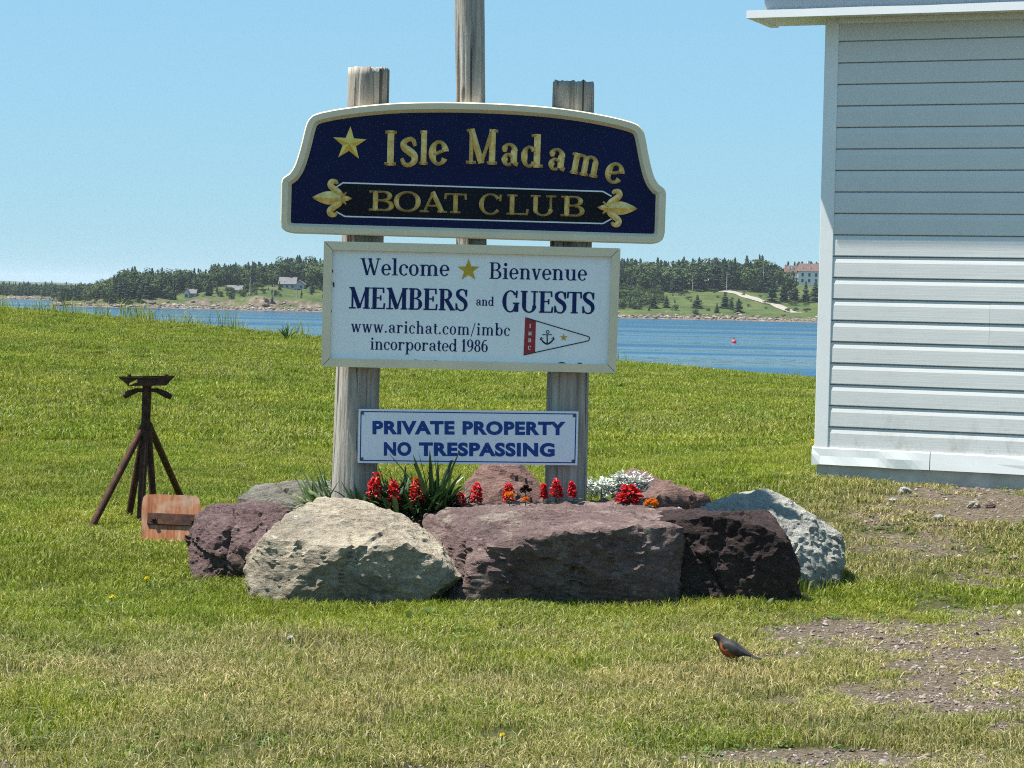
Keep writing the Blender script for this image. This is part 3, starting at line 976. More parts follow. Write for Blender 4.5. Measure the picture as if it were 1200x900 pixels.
# pennant, flat print
def pz(x, y): return WB.uv(590 + x / 10, 360 + y / 10)
mb = MB(); mb.prism([pz(255, 122), pz(380, 160), pz(370, 535), pz(235, 560)], -.0018, .0005); mb.build('pennant_hoist', M_RED, WB.o)
mb = MB()
pp = [pz(255, 122), pz(1000, 345), pz(1008, 360), pz(1003, 385), pz(990, 395), pz(235, 560)]
for k in range(5): stroke_faces(mb, [(*pp[k], .0055), (*pp[k + 1], .0055)], lambda x, y: (x, y), -.0026, 0, k)
mb.build('pennant_outline', M_INK, WB.o)
mb = MB()
A = lambda *p: [(*pz(x, y), w * PX / 10) for x, y, w in p]
an = [A((512, 320, 14), (512, 430, 14)), A((455, 322, 10), (570, 322, 10)), A(*catmull([(435, 362, 12), (465, 405, 18), (512, 430, 20), (560, 405, 18), (590, 362, 12)], 4)),
      A((430, 385, 10), (440, 352, 14), (470, 372, 4)), A((596, 385, 10), (586, 352, 14), (556, 372, 4)),
      A(*[(518 + 17 * math.cos(a), 290 + 17 * math.sin(a), 10) for a in np.linspace(0, 6.3, 13)])]
for k, st in enumerate(an): stroke_faces(mb, st, lambda x, y: (x, y), -.0016, 0, k)
mb.build('anchor', M_INK, WB.o)
mb = MB(); mb.prism([pz(705 + 46 * math.sin(k * math.pi / 5) * (1 if k % 2 == 0 else .4), 355 - 46 * math.cos(k * math.pi / 5) * (1 if k % 2 == 0 else .4)) for k in range(10)], -.002, .0005)
mb.build('star', M_YEL, WB.o)
for ch, (x, y) in zip('IMBC', [(312, 240), (310, 330), (308, 410), (304, 497)]):
    mb = MB(); c = pz(x, y); wch = (.7 if ch == 'I' else 1.5)
    write(mb, ch, ((c[0] - .006 * wch, c[1]), (c[0] + .006 * wch, c[1]), .021), -.0035, (.22, .12, .15), .0)
    mb.build('pennant_letter', M_LINE, WB.o)
# chipped paint along the lower edge
for (x, y, rx, ry) in [(298, 482, 14, 3), (400, 483, 22, 5), (475, 484, 9, 4), (540, 487, 8, 3), (690, 490, 16, 5), (805, 492, 8, 3), (855, 493, 10, 3), (942, 494, 22, 6), (1008, 495, 11, 6), (98, 200, 4, 11), (94, 150, 3, 6), (88, 300, 3, 7), (138, 480, 9, 3)]:
    mb = MB(); n = 12
    mb.prism([WB.uv(*wz(x + rx * math.cos(a) * random.uniform(.6, 1.2), y + ry * math.sin(a) * random.uniform(.5, 1.3))) for a in [2 * math.pi * k / n for k in range(n)]], -.0012, .0004)
    mb.build('paint_chip', M_FLAKE, WB.o)

# ---- notice board
NO = Board('notice_board', (549, 512.5), -.0052)
N_ = [NO.uv(*p) for p in [(420.3, 479.2), (678, 482.2), (676.5, 545.2), (419.3, 542.4)]]
core = MB(); core.prism(N_, -.006, .049)
# a thin sheet on two battens
core = MB(); core.prism(N_, -.004, .002)
NO.make(core, M_NOTICE)
NO.o['label'] = 'narrow white warning board in blue capitals under the other boards'
mb = MB()
ib = inset(N_, .014)
for i in range(4): stroke_faces(mb, [(*ib[i], .006), (*ib[(i + 1) % 4], .006)], lambda x, y: (x, y), -.0046, 0, i)
mb.build('edge_line', M_NBLUE, NO.o)
for xs in (428, 664):
    a = NO.uv(xs - 9, 483.5); b_ = NO.uv(xs + 9, 541)
    mb = MB(); mb.box((a[0], .002, b_[1]), (b_[0], .062, a[1])); mb.build('batten', M_POST, NO.o)
for i in range(4):
    c = inset(N_, .024)[i]
    mb = MB(); mb.tube([(c[0], -.002, c[1]), (c[0], -.008, c[1])], .008, 10); mb.build('screw', M_STEEL, NO.o)

def plain_text(txt, x0, x1, yt0, yb0, yt1, yb1, board, y, name='lettering', mat=None, bold=.050):
    cu = bpy.data.curves.new('txt', 'FONT'); cu.body = txt; cu.size = 1; cu.offset = bold; cu.space_character = 1.10; cu.resolution_u = 6
    to = bpy.data.objects.new('txt', cu); col.objects.link(to)
    dg = bpy.context.evaluated_depsgraph_get()
    me = bpy.data.meshes.new_from_object(to.evaluated_get(dg))
    bpy.data.objects.remove(to)
    co = np.array([v_.co[:] for v_ in me.vertices])
    lo, hi = co.min(0), co.max(0)
    tl, bl, br = board.uv(x0, yt0), board.uv(x0, yb0), board.uv(x1, yb1)
    vs = []
    for p in co:
        a = (p[0] - lo[0]) / (hi[0] - lo[0]); b_ = (p[1] - lo[1]) / (hi[1] - lo[1])
        vs.append((bl[0] + (br[0] - bl[0]) * a + (tl[0] - bl[0]) * b_, y, bl[1] + (br[1] - bl[1]) * a + (tl[1] - bl[1]) * b_))
    mb = MB(); mb.add(vs, [tuple(f.vertices) for f in me.polygons])
    return mb.build(name, mat, board.o)
def nz_(x, y): return (370 + x / 3.4286, 430 + y / 3.4286)
for txt, x0, x1, yt, yb, ye in [('PRIVATE', 228, 558, 216, 271, 272), ('PROPERTY', 590, 1004, 217, 272.5, 275), ('NO', 274, 384, 301, 357, 357.5), ('TRESPASSING', 415, 960, 302, 358, 361)]:
    plain_text(txt, nz_(x0, 0)[0], nz_(x1, 0)[0], nz_(0, yt)[1], nz_(0, yb)[1], 0, nz_(0, ye)[1], NO, -.0052, mat=M_NBLUE)

# ================================================================ the shed on the right
M_SIDING = None
t = NT('vinyl_siding')
v = t.coord('Object', (1.6, 1, 70)); vg = t.coord('Object')
gr = t.noise(v, 1.0, 4, .6); dirt = t.noise(t.coord('Object', (1, 1, .5)), 1.3, 5)
c = t.ramp(dirt, [(.3, (.63, .635, .62)), (.7, (.70, .70, .68))])
c = t.mix(t.ramp(t.noise(vg, 7, 5, .7), [(.62, 0.0), (.85, .25)]), c, (.42, .43, .38))
ob = t.n('SeparateXYZ'); t.l(t.n('NewGeometry').outputs['Position'], ob.inputs[0])
mud = t.math('MULTIPLY', t.ramp(ob.outputs['Z'], [(.45, 1.0), (.95, 0.0)]), t.ramp(t.noise(t.coord('World', (1, 1, .6)), 9, 7, .75), [(.5, 0.0), (.72, .7)]))
c = t.mix(mud, c, (.30, .27, .21))
fly = t.n('TexVoronoi'); t.l(t.coord('World'), fly.inputs['Vector']); fly.inputs['Scale'].default_value = 3.2
c = t.mix(t.ramp(fly.outputs['Distance'], [(.022, .8), (.03, 0.0)]), c, (.10, .09, .08))
M_SIDING = t.princ(c, .55, 0, t.bump(gr, .22, .003), .35)
M_TRIM = simple('white_trim', (.80, .81, .80), .45, .04, 3, bump=.06, bscale=12)
M_CONC = simple('concrete', (.46, .45, .41), .9, .25, 5, bump=.5, bscale=40)
M_FASCIA = simple('shade_toned_fascia', (.27, .33, .37), .5, .06, 2)  # light-coloured fascia; the blue-grey shade under the roof edge is put into its colour
M_ROOF = simple('roof_shingle', (.10, .11, .12), .9, .3, 18, bump=.5)

shed = empty('shed', (SHED_C[0], SHED_C[1], 0), (0, 0, -TH))
tag(shed, 'pale grey vinyl-sided shed with white corner trim and low eave at the right', 'building')
zs0 = at_depth(975, 524, 15.7).z
NC, CH = 20, .1505
ztop = zs0 + NC * CH
W_in = .0
# core walls and foundation
mb = MB(); mb.box((.010, .010, zs0 - .1), (SHED_L - .004, SHED_D, ztop + .02)); wall = mb.build('wall', M_SIDING, shed)
mb = MB(); mb.box((.0, -.008, -.3), (SHED_L - .02, SHED_D - .02, zs0 - .06)); mb.build('foundation', M_CONC, shed)
def course_profile(h):
    return [(.003, 0), (-.0125, 0), (-.0140, .004), (-.0135, h * .68), (-.0075, h - .009), (.002, h - .008), (.003, h - .006)]
def board_mesh(L, h):
    pr = course_profile(h); n = len(pr)
    mb = MB()
    mb.add([(0, y, z) for y, z in pr] + [(L, y, z) for y, z in pr], [tuple(range(n)), tuple(range(2 * n - 1, n - 1, -1))] + [(i, n + i, n + (i + 1) % n, (i + 1) % n) for i in range(n)])
    return mb
cut = {}
for i in range(NC):
    x0, x1 = .05, SHED_L - .05
    seams = [1.19] if i in (5, 6) else ([2.3] if i % 4 < 2 else [3.1])
    edges = [x0] + seams + [x1]
    for a, b_ in zip(edges[:-1], edges[1:]):
        mb = board_mesh(b_ - a - (.0015 if b_ != x1 else 0), CH)
        o = mb.build('siding_board', M_SIDING, wall)
        o.location = (a, 0 - .0006 * (1 if a != x0 else 0), zs0 + i * CH)
    # the long side wall that faces away
    key = 'side'
    if key not in cut:
        o = board_mesh(SHED_D - .1, CH).build('siding_board', M_SIDING, wall); cut[key] = o.data
    else:
        o = bpy.data.objects.new('siding_board', cut[key]); link(o, wall)
    o.rotation_euler = (0, 0, -math.pi / 2); o.location = (0, SHED_D - .05, zs0 + i * CH)
mb = MB()
mb.bevbox((-.020, -.020, zs0 - .005), (.078, .006, ztop + .01), .004)
mb.bevbox((-.020, .002, zs0 - .004), (.006, .09, ztop + .009), .003)
mb.build('corner_trim', M_TRIM, shed)
# base flashing in two lengths, its end bent at the corner
xs_j = 1.93
for a, b_ in ((-.034, .806), (.812, SHED_L)):
    mb = MB(); n = 14
    vs = []; fs = []
    for k in range(n + 1):
        x = a + (b_ - a) * k / n
        w_ = .004 * math.sin(x * 7) + .003 * math.sin(x * 17 + 1)
        e = .014 if (a < 0 and k == 0) else 0
        vs += [(x, 0, zs0 + .006), (x, -.026, zs0 - .006), (x, -.029 + .6 * w_ - e * .4, zs0 - .06 + e), (x, -.032 - .5 * w_, zs0 - .122 + .5 * w_ - e * .5), (x, -.004, zs0 - .125)]
    for k in range(n):
        for j in range(4): fs.append((k * 5 + j, k * 5 + j + 1, k * 5 + j + 6, k * 5 + j + 5))
    fs += [(0, 1, 2, 3, 4), tuple(n * 5 + j for j in (4, 3, 2, 1, 0))]
    mb.add(vs, fs); mb.build('base_flashing', M_TRIM, shed)
mb = MB(); mb.box((-.033, -.012, zs0 - .118), (-.004, SHED_D, zs0 - .002)); mb.build('base_flashing', M_TRIM, shed)
# eave
zE = at_depth(880, 21.5, 15.67).z
OV, OL = .262, .525
roof = empty('eave', (0, 0, 0)); bpy.data.objects.remove(roof)
x0, x1, y0, y1 = -OL, SHED_L + OL, -OV, SHED_D + OV
mb = MB()                                   # roof slabs
rid = (y0 + y1) / 2; zt = zE + .33; zr = zt + 1.5
for (ya, yb, s_) in ((y0 + .012, rid, 1), (rid, y1 - .012, -1)):
    za, zb = (zt, zr) if s_ == 1 else (zr, zt)
    vs = [(x0 + .005, ya, za), (x1 - .005, ya, za), (x1 - .005, yb, zb), (x0 + .005, yb, zb)]
    vs += [(a, b_, c_ + .035) for a, b_, c_ in vs]
    mb.add(vs, [(0, 1, 2, 3), (4, 7, 6, 5), (0, 4, 5, 1), (1, 5, 6, 2), (2, 6, 7, 3), (3, 7, 4, 0)])
ro = mb.build('roof', M_ROOF, shed)
mb = MB(); mb.box((x0 + .10, y0 + .10, zE + .055), (x1 - .06, y0 + .125, zt + .03)); mb.build('fascia', M_FASCIA, ro)
mb = MB(); mb.box((x0 + .10, y0 + .128, zE + .055), (x0 + .125, .30, zt + .02)); mb.build('fascia', M_FASCIA, ro)
n = 40; vs = []; fs = []                     # the drip strip, a little uneven along the top
for k in range(n + 1):
    x = x0 + (x1 - x0) * k / n
    j = .004 * fnoise(x, 3, 1, 2.0, 3)
    vs += [(x, y0 + .084, zE), (x, y0, zE), (x, y0 + .002, zE + .054 + j), (x, y0 + .099, zE + .058 + j)]
for k in range(n):
    for j in range(4): fs.append((k * 4 + j, k * 4 + (j + 1) % 4, k * 4 + 4 + (j + 1) % 4, k * 4 + 4 + j))
fs += [(0, 3, 2, 1), tuple(n * 4 + j for j in range(4))]
mb = MB(); mb.add(vs, fs); mb.build('drip_strip', M_TRIM, ro)
mb = MB(); mb.box((x0 + .001, y0 + .0845, zE + .001), (x0 + .059, .34, zE + .056)); mb.build('drip_strip', M_TRIM, ro)
mb = MB(); mb.box((x0 + .0595, y0 + .0845, zE + .012), (x1 - .06, -.004, zE + .02)); mb.box((x0 + .0595, -.004, zE + .012), (.002, .34, zE + .02)); mb.build('soffit', M_TRIM, ro)
mb = MB(); mb.box((.079, -.034, zE - .028), (SHED_L, -.002, zE + .0115)); mb.build('soffit_channel', M_TRIM, ro)

# ================================================================ boat stand and stand pad
t = NT('rusty_steel')
v = t.coord('World')
n1 = t.noise(v, 24, 6, .7); n2 = t.noise(v, 160, 3)
c = t.ramp(n1, [(.3, (.022, .014, .012)), (.5, (.06, .028, .018)), (.68, (.12, .050, .026)), (.8, (.19, .09, .05))])
M_RUST = t.princ(c, .8, .25, t.bump(n2, .5, .002), .3)
P0 = ground_hit(166, 613)
sm = P0.y / F
stand = empty('boat_stand', P0)
tag(stand, 'rusty steel boat stand with splayed pipe legs on the lawn', 'boat stand')
def L_(x, y, dy=0.0):
    p = at_depth(x, y, P0.y + dy)
    return p - P0
def footp(x, y):
    g = ground_hit(x, y); return g - P0 + Vector((0, 0, -.012))
mb = MB(); mb.tube([L_(172.5, 449), L_(171.5, 475), L_(170.5, 505)], .031, 16); mb.build('upper_pipe', M_RUST, stand, smooth=False)
mb = MB(); mb.tube([L_(170.5, 500), footp(164, 617)], .025, 14); mb.build('centre_pipe', M_RUST, stand)
mb = MB(); mb.tube([L_(173, 443), L_(172.6, 452)], .015, 10); mb.tube([L_(172.8, 449.5), L_(172.7, 452.5)], .036, 6); mb.build('screw_shaft', M_RUST, stand)
for top, ft in [((169.5, 497), (105, 620)), ((168.5, 505), (150, 609)), ((173.5, 500), (181.5, 612)), ((174, 497), (217, 592))]:
    mb = MB(); mb.tube([L_(*top), footp(*ft)], .0235, 14); mb.build('leg', M_RUST, stand)
# swivel plate: a folded top plate with a slotted front lip
def pl(x, y, d): return L_(x, y, d)
zf_ = -.06
mb = MB()
def quad_plate(pts, d0, d1):
    a = [pl(x, y, d0) for x, y in pts]; b_ = [pl(x, y, d1) for x, y in pts]; n = len(pts)
    mb.add(a + b_, [tuple(range(n)), tuple(range(2 * n - 1, n - 1, -1))] + [(i, n + i, n + (i + 1) % n, (i + 1) % n) for i in range(n)])
quad_plate([(139.3, 441.2), (204.8, 440.0), (204.8, 441.6), (139.3, 442.8)], -.065, .065)
quad_plate([(139.8, 442.9), (151.5, 442.7), (151.5, 452.5), (150.8, 452.6)], zf_, zf_ + .006)
quad_plate([(151.5, 442.7), (161, 442.5), (161, 444.6), (155.8, 446.8), (151.5, 449.2)], zf_, zf_ + .006)
quad_plate([(161, 444.6), (161, 452.3), (151.5, 452.5), (151.5, 451.6), (157.5, 449.2), (160.6, 448.4)], zf_, zf_ + .006)
quad_plate([(161, 442.5), (204.3, 441.7), (194.5, 451.9), (161, 452.3)], zf_, zf_ + .006)
mb.build('swivel_plate', M_RUST, stand)
for x in (151.5, 195):
    mb = MB(); mb.tube([pl(x, 441.5, 0), pl(x, 438.6, 0)], .013, 8); mb.build('bolt', M_RUST, stand)
for pts in [[(170, 457), (160, 457.5), (151, 461), (145.2, 464.5)], [(175, 457), (184, 457.5), (193, 461.5), (200.8, 465.5)]]:
    mb = MB(); mb.tube([L_(x, y, -.02) for x, y in pts], [.010, .017, .022, .019], 10); mb.build('handle', M_RUST, stand, smooth=True)

t = NT('stained_plywood')
v = t.coord('Object', (30, 8, 4))
n1 = t.noise(v, 1.0, 6, .65, .5); n2 = t.noise(t.coord('Object'), 9, 4)
c = t.ramp(n1, [(.28, (.11, .045, .022)), (.45, (.27, .09, .035)), (.62, (.38, .17, .085)), (.8, (.40, .31, .22))])
c = t.mix(t.ramp(n2, [(.48, 0.0), (.66, .8)]), c, (.36, .27, .19))
M_PLY = t.princ(c, .75, 0, t.bump(n1, .3, .003), .3)
G = ground_hit(200, 638)
pad = empty('stand_pad', G, (R(-24), R(2), R(6)))
tag(pad, 'loose orange-brown plywood stand pad with steel strap, propped against the boat stand', 'stand pad')
k = G.y / F
o_ = catmull([(-33, 1), (-36, 30), (-36, 50), (-30, 57), (0, 58), (24, 58), (31, 52), (33, 30), (31, 4), (26, -1), (0, -1), (-28, -2)], 3)
mb = MB(); mb.prism([(a * k, b_ * k + .01) for a, b_ in o_], -.018, .022); pb = mb.build('board', M_PLY, pad)
mb = MB(); mb.bevbox((-29 * k, -.030, 22 * k), (32 * k, -.0185, 36 * k), .003); st_ = mb.build('strap', M_RUST, pad)
for bx in (-22, 24):
    mb = MB(); mb.tube([(bx * k, -.028, 29 * k), (bx * k, -.034, 29 * k)], .023, 14); mb.tube([(bx * k, -.034, 29 * k), (bx * k, -.048, 29 * k)], .014, 6); mb.build('bolt', M_RUST, st_)

# ================================================================ rocks
def rock_mat(name, cols, lich=None, vein=.0, scale=1.0, bump=1.0, tilt=(.5, .3, 0)):
    t = NT(name)
    tc = t.n('TexCoord').outputs['Object']
    mp = t.n('Mapping'); mp.inputs['Rotation'].default_value = tilt; mp.inputs['Scale'].default_value = (1, 1, 3.2); t.l(tc, mp.inputs['Vector'])
    v = mp.outputs[0]
    a = t.noise(v, 2.2 * scale, 9, .68, .8); b_ = t.noise(v, 13 * scale, 8, .72, .4); f = t.noise(tc, 70, 6, .75); lo = t.noise(tc, 1.7, 4)
    mixn = t.math('ADD', t.math('MULTIPLY', a, .5), t.math('MULTIPLY', b_, .5))
    c = t.ramp(mixn, [(.34, cols[0]), (.45, cols[1]), (.55, cols[2]), (.66, cols[3])])
    c = t.mix(.40, c, t.ramp(f, [(.32, tuple(x * .35 for x in cols[1])), (.68, tuple(min(1, x * 1.6) for x in cols[2]))]))
    c = t.mix(1.0, c, t.ramp(lo, [(.3, .78), (.7, 1.15)]), 'MULTIPLY')
    if lich:
        c = t.mix(t.ramp(t.noise(tc, 6, 8, .75, .5), [(.54, 0.0), (.62, .75)]), c, lich)
    sp_ = t.n('TexVoronoi'); t.l(tc, sp_.inputs['Vector']); sp_.inputs['Scale'].default_value = 17
    spot = t.math('MULTIPLY', t.ramp(sp_.outputs['Distance'], [(.16, 1.0), (.24, 0.0)]), t.ramp(t.noise(tc, 2.5, 3), [(.50, 0.0), (.6, .65)]))
    c = t.mix(spot, c, tuple(min(1, x * 1.25 + .08) for x in cols[2]))
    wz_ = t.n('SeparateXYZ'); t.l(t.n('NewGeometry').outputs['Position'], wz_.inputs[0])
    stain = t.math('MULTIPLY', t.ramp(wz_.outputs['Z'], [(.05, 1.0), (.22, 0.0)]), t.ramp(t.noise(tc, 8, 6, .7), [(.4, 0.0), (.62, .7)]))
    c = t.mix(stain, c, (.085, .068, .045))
    h = t.math('ADD', t.math('MULTIPLY', b_, 1.0), t.math('MULTIPLY', f, .35))
    return t.princ(c, .92, 0, t.bump(h, bump, .055), .2)
MR_CREAM = rock_mat('cream_rock', [(.14, .110, .082), (.30, .25, .19), (.49, .425, .32), (.66, .595, .47)], (.24, .225, .19))
MR_MAUVE = rock_mat('mauve_rock', [(.050, .034, .033), (.125, .083, .080), (.23, .158, .146), (.40, .32, .28)], (.34, .29, .24))
MR_DARK = rock_mat('dark_rock', [(.016, .011, .011), (.036, .024, .024), (.068, .045, .043), (.14, .095, .088)])
MR_PURP = rock_mat('purple_rock', [(.045, .027, .028), (.11, .068, .068), (.18, .118, .115), (.30, .23, .22)])
MR_GREY = rock_mat('grey_rock', [(.18, .175, .155), (.34, .335, .30), (.47, .46, .41), (.62, .60, .54)], (.40, .41, .35))
MR_GRN = rock_mat('grey_brown_rock', [(.08, .07, .058), (.16, .145, .12), (.25, .235, .20), (.36, .34, .30)], (.21, .23, .17))
MR_RED = rock_mat('red_brown_rock', [(.08, .045, .04), (.18, .105, .09), (.27, .17, .145), (.38, .28, .24)])

def rock(pts, mat, seed, label, sub=6, amp=.010, strata=(.012, 6, (.2, .3, 1)), block=.016, rough=1.0, chips=5, zlow=-.12, inset_=.07):
    """pts = corners of the boulder, (pixel x, pixel y, depth): their hull gives the broken planes, noise the fracture"""
    W = [at_depth(*q) for q in pts]
    x0, x1 = min(q.x for q in W), max(q.x for q in W); y0, y1 = min(q.y for q in W), max(q.y for q in W)
    W += [Vector((x, y, zlow)) for x in (x0 + inset_, x1 - inset_) for y in (y0 + inset_ * .6, y1)]
    zt = max(q.z for q in W)
    O = Vector(((x0 + x1) / 2, (y0 + y1) / 2, 0)); C = Vector((0, 0, (zt + zlow) * .5))
    hb = bmesh.new()
    for q in W: hb.verts.new(q - O)
    bmesh.ops.convex_hull(hb, input=hb.verts[:])
    hb.normal_update()
    PL = []
    for f in hb.faces:
        n_ = f.normal.copy(); d_ = n_.dot(f.verts[0].co - C)
        if d_ < 0: n_, d_ = -n_, -d_
        PL.append((n_, max(d_, .02)))
    hb.free()
    rs = random.Random(seed * 7 + 1)
    def rad(d, P): return min(dd / max(n_.dot(d), 1e-6) for n_, dd in P)
    for i in range(chips):
        n_ = Vector((rs.gauss(0, 1), rs.gauss(-.3, .8), rs.gauss(.1, .6))).normalized()
        PL.append((n_, rad(n_, PL) * rs.uniform(1.02, 1.12)))
    hw = (x1 - x0) / 2
    cr = [(Vector((rs.gauss(0, 1), rs.gauss(0, .5), rs.gauss(0, .45))).normalized(), rs.uniform(-.6, .6) * hw) for _ in range(5)]
    sx = seed * 13.7
    q0 = Vector(strata[2]).normalized().to_track_quat('Z', 'Y').inverted()
    bm = bmesh.new()
    bmesh.ops.create_icosphere(bm, subdivisions=sub, radius=1)
    for vt in bm.verts:
        # even out the spacing on wide low rocks
        d = Vector((vt.co.x * hw, vt.co.y * (y1 - y0) / 2, vt.co.z * (zt - zlow) / 2)).normalized()
        best = None; r = 1e9
        for n_, dd in PL:
            k = n_.dot(d)
            if k > 1e-6 and dd / k < r: r = dd / k; best = n_
        q = d * r
        w = Vector((q.x + sx, q.y - sx, q.z + 2 * sx))
        wr = noise.noise_vector(w * 2.3) * .09 + noise.noise_vector(w * 8) * .02
        lw = q0 @ (w + wr)
        e = amp * noise.fractal(w * 1.8, 1.0, 2.0, 3)
        e += block * noise.cell(Vector((lw.x * 2.1, lw.y * 2.1, lw.z * strata[1] * .6)))
        e += block * .5 * noise.cell(Vector((lw.x * 5.3 + 5, lw.y * 5.3, lw.z * strata[1] * 1.3)))
        sl = lw.z * strata[1] * .7 + .5 * noise.fractal(w * 1.7, 1, 2, 3)
        fr = sl - math.floor(sl)
        e -= strata[0] * max(0, 1 - fr / .10) * max(0, min(1, .2 + noise.noise(w * 2.6) * 1.6))
        for n_, dd in cr:
            ds = abs(n_.dot(q) - dd + .05 * noise.noise(w * 4) + .015 * noise.noise(w * 15))
            if ds < .014: e -= .026 * (1 - ds / .014) * max(0, min(1, .4 + 1.3 * noise.noise(w * 2.2 + Vector((dd * 9, 0, 0)))))
        e += .014 * (noise.ridged_multi_fractal(w * 7.5, .8, 2.1, 4, 1.0, 2.0) - 1.1) * rough
        e += .010 * noise.fractal(w * 22, .6, 2.1, 4) * rough
        vt.co = C + q + (best * .6 + d * .4) * e
    me = bpy.data.meshes.new('boulder')
    bm.to_mesh(me); bm.free()
    me.materials.append(mat)
    me.polygons.foreach_set('use_smooth', [True] * len(me.polygons))
    try: me.set_sharp_from_angle(angle=R(32))
    except Exception: pass
    o = bpy.data.objects.new('boulder', me)
    link(o); o.location = O
    return tag(o, label, 'boulder', 'boulders ringing the flower bed')

rock([(298, 712, 11.24), (420, 716, 11.22), (537, 708, 11.28), (286, 655, 11.42), (294, 692, 11.24), (308, 630, 11.28), (400, 641, 11.14), (500, 634, 11.18), (541, 680, 11.3), (343, 597, 11.62), (378, 583, 11.76), (412, 583, 11.80),
      (470, 600, 11.75), (512, 626, 11.56), (549, 684, 11.62), (330, 640, 12.0), (400, 600, 12.1), (480, 620, 12.1), (530, 680, 12.0)],
     MR_CREAM, 1, 'large cream-topped boulder at the front left of the bed', amp=.010, strata=(.008, 8, (.45, -.3, 1)), block=.005)
rock([(494, 600, 12.0), (520, 592, 12.2), (600, 587, 12.3), (740, 587, 12.3), (792, 600, 12.05), (576, 638, 11.30), (640, 627, 11.25), (692, 623, 11.25), (744, 617, 11.30), (800, 617, 11.42), (562, 602, 11.75),
      (499, 640, 11.75), (546, 704, 11.48), (590, 706, 11.46), (680, 709, 11.44), (770, 705, 11.46), (804, 645, 11.65), (796, 700, 11.75)],
     MR_MAUVE, 2, 'long flat-topped mauve boulder with shaded front below the notice board', amp=.012, strata=(.010, 5, (.15, .3, 1)), block=.012, chips=3, inset_=.10)
rock([(758, 614, 11.58), (800, 607, 11.50), (860, 602, 11.45), (902, 602, 11.45), (919, 622, 11.40), (935, 655, 11.45), (938, 706, 11.56), (766, 706, 11.66), (850, 709, 11.62), (930, 709, 11.60), (770, 600, 12.0), (900, 596, 12.0)],
     MR_DARK, 3, 'dark squarish boulder between the mauve and the pale grey boulders', amp=.012, strata=(.014, 5, (.3, .2, 1)), block=.013, chips=3, inset_=.10)
rock([(810, 602, 12.30), (840, 589, 12.40), (897, 572, 12.45), (925, 585, 12.40), (953, 609, 12.30), (986, 628, 12.40), (989, 650, 12.35), (969, 682, 12.16), (940, 694, 12.06), (880, 691, 12.05), (850, 640, 12.0), (905, 618, 12.12), (946, 645, 12.06),
      (850, 585, 12.8), (930, 590, 12.8), (975, 640, 12.75)],
     MR_GREY, 4, 'pale blue-grey knobbly boulder at the right end of the bed', amp=.014, strata=(.014, 6, (.6, .3, 1)), block=.012, chips=7)
rock([(219, 628, 12.30), (231, 606, 12.35), (256, 592, 12.50), (280, 589, 12.55), (318, 589, 12.60), (346, 600, 12.60), (223, 673, 12.16), (284, 678, 12.10), (300, 640, 12.0), (262, 618, 12.1), (340, 660, 12.2), (240, 600, 12.85), (330, 595, 12.9)],
     MR_PURP, 5, 'jagged purple boulder at the left end of the bed', amp=.014, strata=(.020, 6, (.7, .2, 1)), block=.024, chips=6)
rock([(278, 585, 13.0), (300, 570, 13.1), (345, 566, 13.15), (392, 565, 13.2), (396, 600, 13.0), (284, 606, 12.95), (330, 590, 12.9), (300, 568, 13.5), (390, 566, 13.5)],
     MR_GRN, 6, 'low grey-brown boulder behind the purple one, left of the log post', sub=5, amp=.012)
rock([(535, 592, 13.0), (543, 570, 13.1), (560, 551, 13.2), (576, 544, 13.25), (608, 543, 13.25), (630, 568, 13.2), (645, 592, 13.1), (560, 594, 12.95), (620, 594, 12.95), (590, 570, 13.0), (560, 552, 13.6), (620, 560, 13.6)],
     MR_RED, 7, 'red-brown boulder at the back of the bed between the two posts', sub=5, amp=.012, chips=3, block=.012)
rock([(720, 580, 12.92), (728, 554, 13.1), (741, 547, 13.15), (761, 559, 13.05), (786, 570, 12.92), (760, 584, 12.80), (776, 600, 12.84), (829, 580, 12.98), (838, 591, 13.0), (822, 602, 12.94), (741, 552, 13.5), (800, 574, 13.4), (836, 590, 13.35)],
     MR_RED, 8, 'pinkish peaked boulder with a dark face at the back right of the bed', sub=5, amp=.010, chips=2, block=.010)
rock([(754, 612, 12.02), (760, 596, 12.08), (790, 594, 12.1), (812, 602, 12.06), (816, 618, 12.02), (780, 604, 11.98), (770, 594, 12.3), (805, 598, 12.3)],
     MR_MAUVE, 9, 'small mauve block wedged between the mauve and dark boulders', sub=4, amp=.006, zlow=.12, chips=2, block=.006, inset_=.02)

# soil inside the ring
t = NT('bed_soil')
v = t.coord('World'); n1 = t.noise(v, 30, 6, .7)
M_SOIL = t.princ(t.ramp(n1, [(.3, (.02, .014, .010)), (.6, (.055, .040, .030)), (.8, (.11, .085, .065))]), .95, 0, t.bump(n1, 1.0, .03), .1)
def soil_z(X, Y):
    r = np.sqrt(((X - BED[0]) / BED[2]) ** 2 + ((Y - BED[1]) / BED[3]) ** 2)
    return .36 * (1 - npstep(.80, 1.08, r)) - .06 * npstep(.95, 1.1, r) + .015 * wob(X, Y, 9, .2)
tag(grid_mesh('flower_bed', np.linspace(BED[0] - BED[2] * 1.05, BED[0] + BED[2] * 1.05, 70), np.linspace(BED[1] - BED[3] * 1.05, BED[1] + BED[3] * 1.05, 50), soil_z, M_SOIL), kind='structure')

